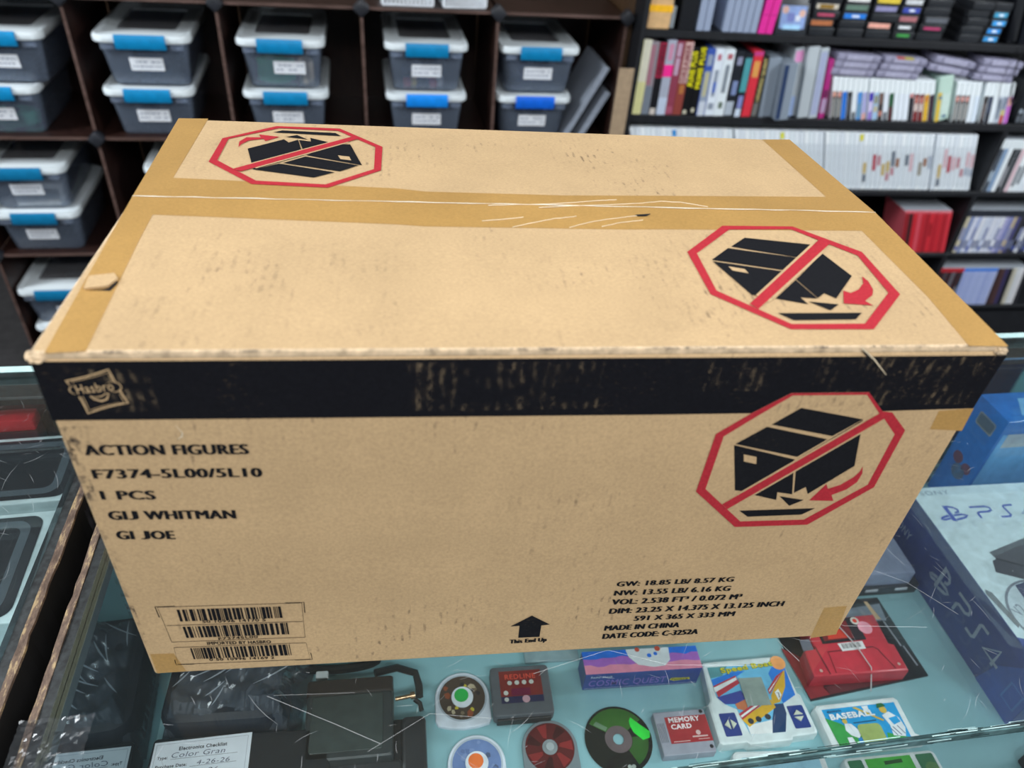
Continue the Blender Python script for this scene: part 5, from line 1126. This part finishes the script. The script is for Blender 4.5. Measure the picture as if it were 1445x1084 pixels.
def ds_case(x, lean, c, marks_, lb, z=BZ, h=DH):
    cols = ['e6eef2', c] + [k[0] for k in marks_]
    pa = [(.04, .96, .0, .67, 1)] + [(.15, .85, a, b, 2 + i) for i, (k, a, b) in enumerate(marks_)]
    return spine('game_case', lb, 'game case', x, z, DW, .105, h, lean, cols, pa, GD, bodyname='case')
x = .500
for i, (n_, c, mk) in enumerate(ds1):
    ln = 15 + i * .2; ds_case(x, ln, c, mk, 'slim white-topped case with %s spine, %s from the magenta book' % (n_, ORD[i]))
    x += DW / math.cos(R(ln)) + .0016 + (.004 if i == 6 else 0)
t = spine('strategy_guide', 'thick pale green and yellow guide book between two runs of slim white-topped cases', 'book', .857, BZ, .044, .13, .140, 17, ['b9d4c8', 'd8b840', '4a6a8a', 'c8dcd4'], [(0, .3, .0, .66, 1), (.4, .9, .12, .6, 3), (.5, .8, .05, .12, 2), (.1, .3, .5, .58, 2)])
ds2 = [('black', '202024', [('d8a098', .52, .64), ('9a9a98', .05, .48)]), ('black', '1e1e22', [('d8a098', .52, .64), ('9a9a98', .05, .48)]), ('black', '202024', [('d8a098', .52, .64), ('9a9a98', .05, .48)]), ('white', 'dfe8f0', []), ('white', 'd5e2f0', []),
       ('brown-black', '2c2426', [('6a6060', .1, .5)]), ('slate', '3a4258', [('20222c', .0, .25)]), ('white', 'e0e8ee', []), ('grey list', 'b8c2d0', [('7a8494', .1, .6)]), ('mixed red', '8a94a8', [('c03a34', .0, .2), ('c8b870', .2, .34)]), ('purple', 'b868c0', [('d0a090', .44, .66)])]
x = .917
for i, (n_, c, mk) in enumerate(ds2):
    ln = 16 if i < 5 else 15
    ds_case(x, ln, c, mk, 'slim white-topped case with %s spine, %s right of the pale green guide' % (n_, ORD[i]))
    x += DW / math.cos(R(ln)) + .0015 + (.012 if i == 4 else 0)
for i in range(6):
    spine('game_case', 'dark game case at the right edge, %s right of the purple slim one' % ORD[i], 'game case', 1.142 + i * .0165, BZ, .015, .11, .135, 8, ['181a20', '5a6068', '98a4b0'], [(.1, .9, .04, .2 + .05 * (i % 3), 1), (.2, .8, .25, .35, 2)], 'dark cases at the right edge', bodyname='case')
# grey cartridges lying on top of the slim cases
def grey_cart(lx, z, rot, lb, red=False, ly=.004):
    t = bpy.data.objects.new('grey_cartridge', None); COL.objects.link(t); t.location = sw(lx, ly, z); t.rotation_euler = (0, R(rot), SYAW); tag(t, lb, 'game cartridge', 'grey cartridges lying above the slim cases')
    m = MB(); m.box(0, 0, 0, .138, .088, .0195, 0, .003); m.build('shell', mp('8f8ea6', .45), t, True)
    m = MB(); m.box(.028, -.0012, .004, .110, 0, .0155, 0, .0005); m.box(.0225, -.0006, .001, .0245, 0, .0185, 1); m.box(.113, -.0006, .001, .115, 0, .0185, 1)
    if red: m.box(.035, -.002, .0150, .06, .01, .0198, 2); m.box(.06, -.002, .0150, .09, .01, .0198, 3)
    m.build('end_label', [mp('a09fb6', .45), mp('56556a', .5), mp('b84a40', .5), mp('b8a840', .5)], t)
zt0 = BZ + DH - .001
for k in range(3): grey_cart(.452 + .004 * k, zt0 + .006 + .0205 * k, 2.0, 'grey cartridge in the left three-high stack above the slim cases, %s one' % ('bottom', 'middle', 'top')[k])
for k in range(3): grey_cart(.600 + .006 * k, zt0 + .004 + .0205 * k, 2.5, 'grey cartridge in the right three-high stack above the slim cases, %s one' % ('bottom', 'middle', 'top')[k], k == 2)
for k, (x, z, r_) in enumerate(((.762, .030, 7), (.775, .052, 7))): grey_cart(x, zt0 + z, r_, 'grey cartridge tilted above the pale green guide, %s of two' % ('lower', 'upper')[k])
for k in range(3): grey_cart(.925 + .006 * k, zt0 + .006 + .0215 * k, 3, 'grey cartridge in the stack at the hanging cord, %s one' % ('bottom', 'middle', 'top')[k])
# white game cases on the third shelf
WZ = -.384; WW, WH = .0147, .197
GW_ = 'white game cases on the third shelf'
random.seed(77); tones = ['e2e9ef', 'd8e0e8', 'e8eef2', 'dde6ec']
pal = ['a83848', 'b8a060', '8a8478', 'b07a84', '9aa4b4', '6a8a50', 'c8a8b0', '8a5a3c', '5a6472']
x = -.078; i = 0; pk = {8: ('1f88d0', 'blue'), 29: ('d8d828', 'yellow'), 45: ('d8d020', 'second yellow')}
proto = {}
while x < 1.082:
    ln = 17.5
    if i in (20, 38, 61): x += .006
    mk = []; lab = 'plain white game case in the long row on the third shelf'
    if i in pk: mk = [(pk[i][0], .87, .98)]; lab = 'white game case with a %s tab at its top' % pk[i][1]
    elif i > 45 and random.random() < .85:
        a = random.uniform(.22, .45); b = a + random.uniform(.14, .36); mk = [(random.choice(pal), a, b)]
        if random.random() < .5: mk.append((random.choice(pal), max(.05, a - .16), a - .02))
        lab = None
    if not mk:
        key = i % 4
        if key not in proto: proto[key] = spine('game_case', lab, 'game case', x, WZ, WW, .132, WH, ln, [tones[key], 'c9d2da'], [(.12, .88, .06, .8, 1)], GW_, bodyname='case')
        else: dup(proto[key], sw(x, .006, WZ + .0004), (0, -R(ln), SYAW))
    else:
        if lab is None: 
            k_ = i - 44; lab = 'white game case with coloured spine lettering, %s %s of the second yellow tab' % ((ORD[k_ - 2] if k_ - 2 < 20 else 'last but %d' % (80 - i)), 'right')
        spine('game_case', lab, 'game case', x, WZ, WW, .132, WH, ln, [tones[i % 4], 'cdd5dc'] + [q[0] for q in mk], [(.12, .88, .06, .8, 1)] + [(.12, .88, a, b, 2 + n) for n, (q, a, b) in enumerate(mk)], GW_, bodyname='case')
    x += WW / math.cos(R(ln)) + .0011; i += 1
print('white cases', i)
def run(prefix, x, z, w, h, lean, items, group, headcol=None, headfrac=.12, d=.13, top=None):
    for k, (n_, c, mk) in enumerate(items):
        cols = [headcol or c, c] + [q[0] for q in mk]
        pa = [(.03, .97, 0, 1 - headfrac, 1)] if headcol else []
        pa += [(.15, .85, a, b, 2 + i) for i, (q, a, b) in enumerate(mk)]
        o = spine('game_case', prefix % (n_, ORD[k]), 'game case', x, z, w, d, h, lean, cols, pa, group, bodyname='case')
        if top: MB().box(.0004, .001, h + .0002, w - .0004, d, h + .0006).build('clear_sleeve_top', top, o)
        x += w / math.cos(R(lean)) + .0012
M_top = plain((.30, .33, .37), .25, name='clear_case_top')
run('white-capped case with %s spine, %s in the right bay, third shelf', 1.145, WZ, .0150, .180, 3, [('slate', '3c4450', [('a0b0c0', .2, .4)]), ('blue-grey', '7a94b4', []), ('white', 'dde4e8', []), ('black', '202226', [('8a8a90', .1, .5)]), ('dark', '30343a', []), ('pink-white', 'd0b4bc', []), ('white', 'e0e6ea', [('6a7078', .1, .5)]), ('white', 'dce4ea', [('6a7078', .15, .6)]), ('white', 'd8e0e8', []), ('white', 'd4dce4', []), ('grey', '98a0a8', []), ('dark', '2a2e34', [])], 'white-capped cases at the right edge', 'd8e0e4', .17, top=M_top)
RZ = -.620
run('red game case with clear top, %s spine, %s from the left', .935, RZ, .0146, .165, 15, [('dark red', '8a1c24', []), ('brown-black', '3a1a1c', []), ('red', 'c0222e', []), ('pink-red', 'd04a58', []), ('red', 'b82430', []), ('deep red', 'a01a26', []), ('red', 'c82834', [('9a1822', .4, .7)]), ('crimson', 'b01c2a', []), ('red', 'c02430', []), ('deep red', 'a81c28', []), ('red', 'c8303c', [])], 'red game cases on the fourth shelf', 'd05a66', .06, top=M_top)
ps = [('cream', 'c8c0a4'), ('navy and white', '8090b8'), ('white', 'd4d8e8'), ('pale blue', 'a8b4d8'), ('white', 'dcdfe8'), ('white', 'ccd4e4'), ('pale', 'c4cce0'), ('white', 'd8dce8'), ('white', 'd0d6e6'), ('white', 'dadde6'), ('lilac', 'a8a8d0'), ('periwinkle', '7c84b8'), ('tan', 'b8a890'), ('indigo', '4a4a78'), ('charcoal', '34343c'), ('dark', '26262e'), ('white', 'd0d4dc'), ('dark blue', '2c3454'), ('charcoal', '30343c'), ('white', 'c8ccd8'), ('dark', '282a30'), ('dark', '2c3038'), ('grey', '606870'), ('dark', '24262c')]
run('dark-capped case with %s spine, %s in the right bay, fourth shelf', 1.145, RZ, .0142, .165, 3, [(n_, c, [('6a7290', .1, .3)] if k % 3 else [('4858a0', .05, .16), ('8890b4', .3, .6)]) for k, (n_, c) in enumerate(ps[:20])], 'dark-capped cases on the fourth shelf', '2a2e38', .15, top=M_top)
for k, (a, c) in enumerate(((2, '2a78d8'), (3, '2a78d8'), (8, '2f80e0'), (9, '3080d8'))): pass
LZ = -.846
lo = [('black', '1c1c20'), ('dark grey', '3a3c42'), ('black', '202226'), ('grey', '5a5e66'), ('black', '1e2024'), ('charcoal', '2c2e34')] 
run('dark red-capped case, %s spine, %s from the left on the lowest visible shelf', 1.148, LZ, .0150, .160, 4, [(n_, c, [('70747c', .3, .5)] if k % 2 else []) for k, (n_, c) in enumerate(lo)], 'red-capped dark cases low on the right', 'b02430', .10, top=M_top)
run('blue-capped case with %s spine, %s in the run low on the right', 1.252, LZ, .0145, .160, 8, [('periwinkle', '98a4d0', []), ('pale blue', 'a0acd4', []), ('periwinkle', '9ca8d2', []), ('pale blue', 'a4b0d8', []), ('pale blue', 'a0acd4', []), ('pale blue', 'a6b2d8', []), ('periwinkle', '98a4d0', []), ('pale blue', 'a2aed4', []), ('pale blue', 'a6b0d6', [])], 'pale blue cases low on the right', '3a78d0', .08, top=M_top)
run('%s case right of the pale blue run low on the right, %s one', 1.397, LZ, .0150, .160, 10, [('dark brown', '3c2a2c', []), ('dark brown', '4a3434', []), ('indigo', '3a3458', []), ('black', '1e1e24', []), ('cream', 'b8b4a4', []), ('white', 'c8ccd0', []), ('white', 'd0d0d4', []), ('dark', '2a2a30', [])], 'mixed cases low on the right', None, top=M_top)
t = thing('green_object', 'small bright green object in the dark at the foot of the black shelf', 'small object', sw(1.50, .05, -.999), SYAW)
m = MB(); m.prism(circ(0, 0, .028, 18), 0, .05, 0, .012); m.build('body', mp('18b038', .4), t, True)
# top shelf: envelopes, clear cases, pink cases, black cartridges
TZ = .084
t = thing('envelope_stack', 'bundle of tan padded envelopes with a yellow band, on the top shelf', 'envelopes', sw(-.138, .005, TZ), SYAW)
MB().box(0, 0, 0, .066, .16, .115, 0, .004).build('envelopes', mp('cfa877', .7), t); MB().box(-.0006, -.0012, .045, .0666, .05, .062, 0).build('yellow_band', mp('f0b418', .5), t)
random.seed(4); m = MB()
for k in range(6): m.box(.067, .004 + k * .02, .004 + k * .01, .067 + random.uniform(.008, .022), .012 + k * .02, .06 + k * .008, 0, .001)
m.build('clear_wrap', M_clearcase, t)
spine('gap_shade_block', 'added black block for the dark gap right of the tan envelopes, top shelf', 'box', -.045, TZ, .045, .14, .16, 0, ['101218'], [])  # black block added to darken the empty gap between envelopes and clear cases
M_bl = clear('bluish_clear_case', (.62, .68, .8), (.42, .50, .68), .72, .2)
for k in range(2): spine('clear_case', 'bluish clear case on the top shelf, %s of the separate pair' % ('left', 'right')[k], 'clear case', .008 + k * .021, TZ, .019, .12, .135, 1, [M_bl], [], 'bluish clear cases on the top shelf')
for k in range(5): spine('clear_case', 'bluish clear case on the top shelf, %s in the row left of the pink ones' % ORD[k], 'clear case', .086 + k * .0205, TZ, .0185, .12, .105, 1, [M_bl], [], 'bluish clear cases on the top shelf')
for k in range(2): spine('game_case', 'hot pink game case on the top shelf, %s of two' % ('left', 'right')[k], 'game case', .192 + k * .0225, TZ, .0205, .12, .16, -2, ['e02c98', 'c02080'], [(.1, .9, .3, .32, 1)], 'hot pink cases', bodyname='case')
t = thing('game_cartridge', 'large black cartridge with blue picture label, facing out right of the pink cases', 'game cartridge', sw(.243, .008, TZ), SYAW)
m = MB(); m.M = Matrix.Rotation(R(-12), 4, 'X'); m.box(0, 0, 0, .096, .02, .105, 0, .002); m.build('shell', mp('23272e', .4), t, True)
m = MB(); m.M = Matrix.Rotation(R(-12), 4, 'X') @ Matrix.Translation((0, -.0004, 0)) @ Matrix.Rotation(R(90), 4, 'X')
m.poly(Q(.010, .016, .086, .075), 0, 0); m.poly(Q(.02, .014, .074, .026), .0002, 1); m.poly(circ(.022, .064, .010, 12), .0002, 2); m.poly(circ(.074, .056, .010, 12), .0002, 2); m.poly(Q(.03, .034, .052, .056), .0003, 3); m.poly(Q(.055, .036, .07, .05), .0003, 4)
m.build('picture_label', [mp('8098c8', .35), mp('9cc8e8', .35), mp('d0a898', .35), mp('6a74b0', .35), mp('c8ccd8', .35)], t)
stacks = [(.346, .078, [(None, ''), ('b06a40', 'copper label'), ('b84a68', 'pink lettering'), ('c8c0b0', 'white-framed gold label'), (None, '')]), (.437, .080, [(None, ''), (None, ''), ('1f7ad8', 'bright blue label'), ('5f7a6c', 'grey-green label'), ('dedede', 'white label')]),
          (.524, .080, [(None, ''), ('e8a898', 'salmon label'), (None, ''), ('8a88b0', 'lilac label'), ('d8c040', 'yellow label')]), (.612, .066, [('3f9a48', 'green lettering'), ('dfe4e8', 'white lettering'), ('a86a70', 'grey and red label'), ('3a4aa8', 'blue and white label'), ('c8ccd0', 'pale label')]),
          (.690, .080, [(None, ''), ('b03a68', 'pink lettering'), ('5a5e66', 'grey edge'), (None, ''), (None, '')]), (.828, .070, [(None, ''), (None, ''), (None, ''), (None, ''), (None, '')]), (.905, .056, [('3090d0', 'sky blue strip, lowest'), ('2a8ad8', 'sky blue strip, second up'), ('3a9ce0', 'sky blue strip, third up'), ('3a98c0', 'sky blue strip, topmost'), (None, '')])]
SN = ['first', 'second', 'third', 'fourth', 'fifth', 'sixth', 'seventh']
for si, (x, w, rows) in enumerate(stacks):
    z = TZ
    for k, (c, d) in enumerate(rows):
        th = .0215; random.seed(si * 10 + k); ox = random.uniform(-.004, .004)
        lb = ('black cartridge with %s, in the %s stack on the top shelf' % (d, SN[si])) if c else 'plain black cartridge, %s from the bottom of the %s cartridge stack' % (ORD[k], SN[si])
        t = thing('game_cartridge', lb, 'game cartridge', sw(x + ox, .010 + random.uniform(0, .008), z + .0004), SYAW + R(random.uniform(-3, 3)), 'black cartridges stacked on the top shelf')
        m = MB(); m.box(0, 0, 0, w, .085, th, 0, .002); m.build('shell', plain((.014, .016, .020), .4, name='black_cartridge', var=.2), t, True)
        m = MB(); m.box(.004, -.0008, .0165, w - .004, .0002, .0180, 0); m.box(.004, -.0008, .0030, w - .004, .0002, .0045, 0); m.build('ridge', mp('2a3038', .4), t)
        if c:
            m = MB(); m.box(.006, -.0014, .0045, w - .006, -.0006, .0175, 0, .0003, 1)
            if 'letter' in d: m = MB(); m.box(.012, -.0014, .0070, w - .016, -.0006, .0145, 0, .0003, 1)
            if 'white' in d and 'gold' in d: m.box(.016, -.002, .006, w - .02, -.0013, .016, 1)
            if 'blue' in d: m.box(w * .38, -.002, .008, w * .66, -.0013, .0135, 2)
            m.build('end_label', [mp(c, .45), mp('8a6a20', .45), mp('e0e8f0', .45)], t)
        z += th + .0006
for k, (x, c) in enumerate(((.99, '15171c'), (1.03, '181b22'), (1.072, '14161c'))):
    t = thing('black_case', 'glossy black case leaning at the right end of the top shelf, %s one' % ORD[k], 'case', sw(x, .01, TZ + .0006), SYAW); t.rotation_euler = (0, R(-14), SYAW)
    MB().box(0, 0, 0, .03, .13, .16, 0, .003).build('case', mp(c, .2), t, True)
t = thing('hanging_cable', 'thin black cord looping down in front of the grey cartridges at the right', 'cable', sw(1.04, -.012, 0), SYAW)
m = MB(); m.tube([(-.005, 0, .085), (-.004, -.002, .03), (.004, -.004, -.01), (.018, -.004, -.045), (.034, -.004, -.075), (.042, -.004, -.083), (.050, -.004, -.07), (.052, -.004, -.03), (.05, -.002, .02), (.055, 0, .085)], .0022, 0, 7); m.build('cable', mp('0c0d10', .4), t, True)
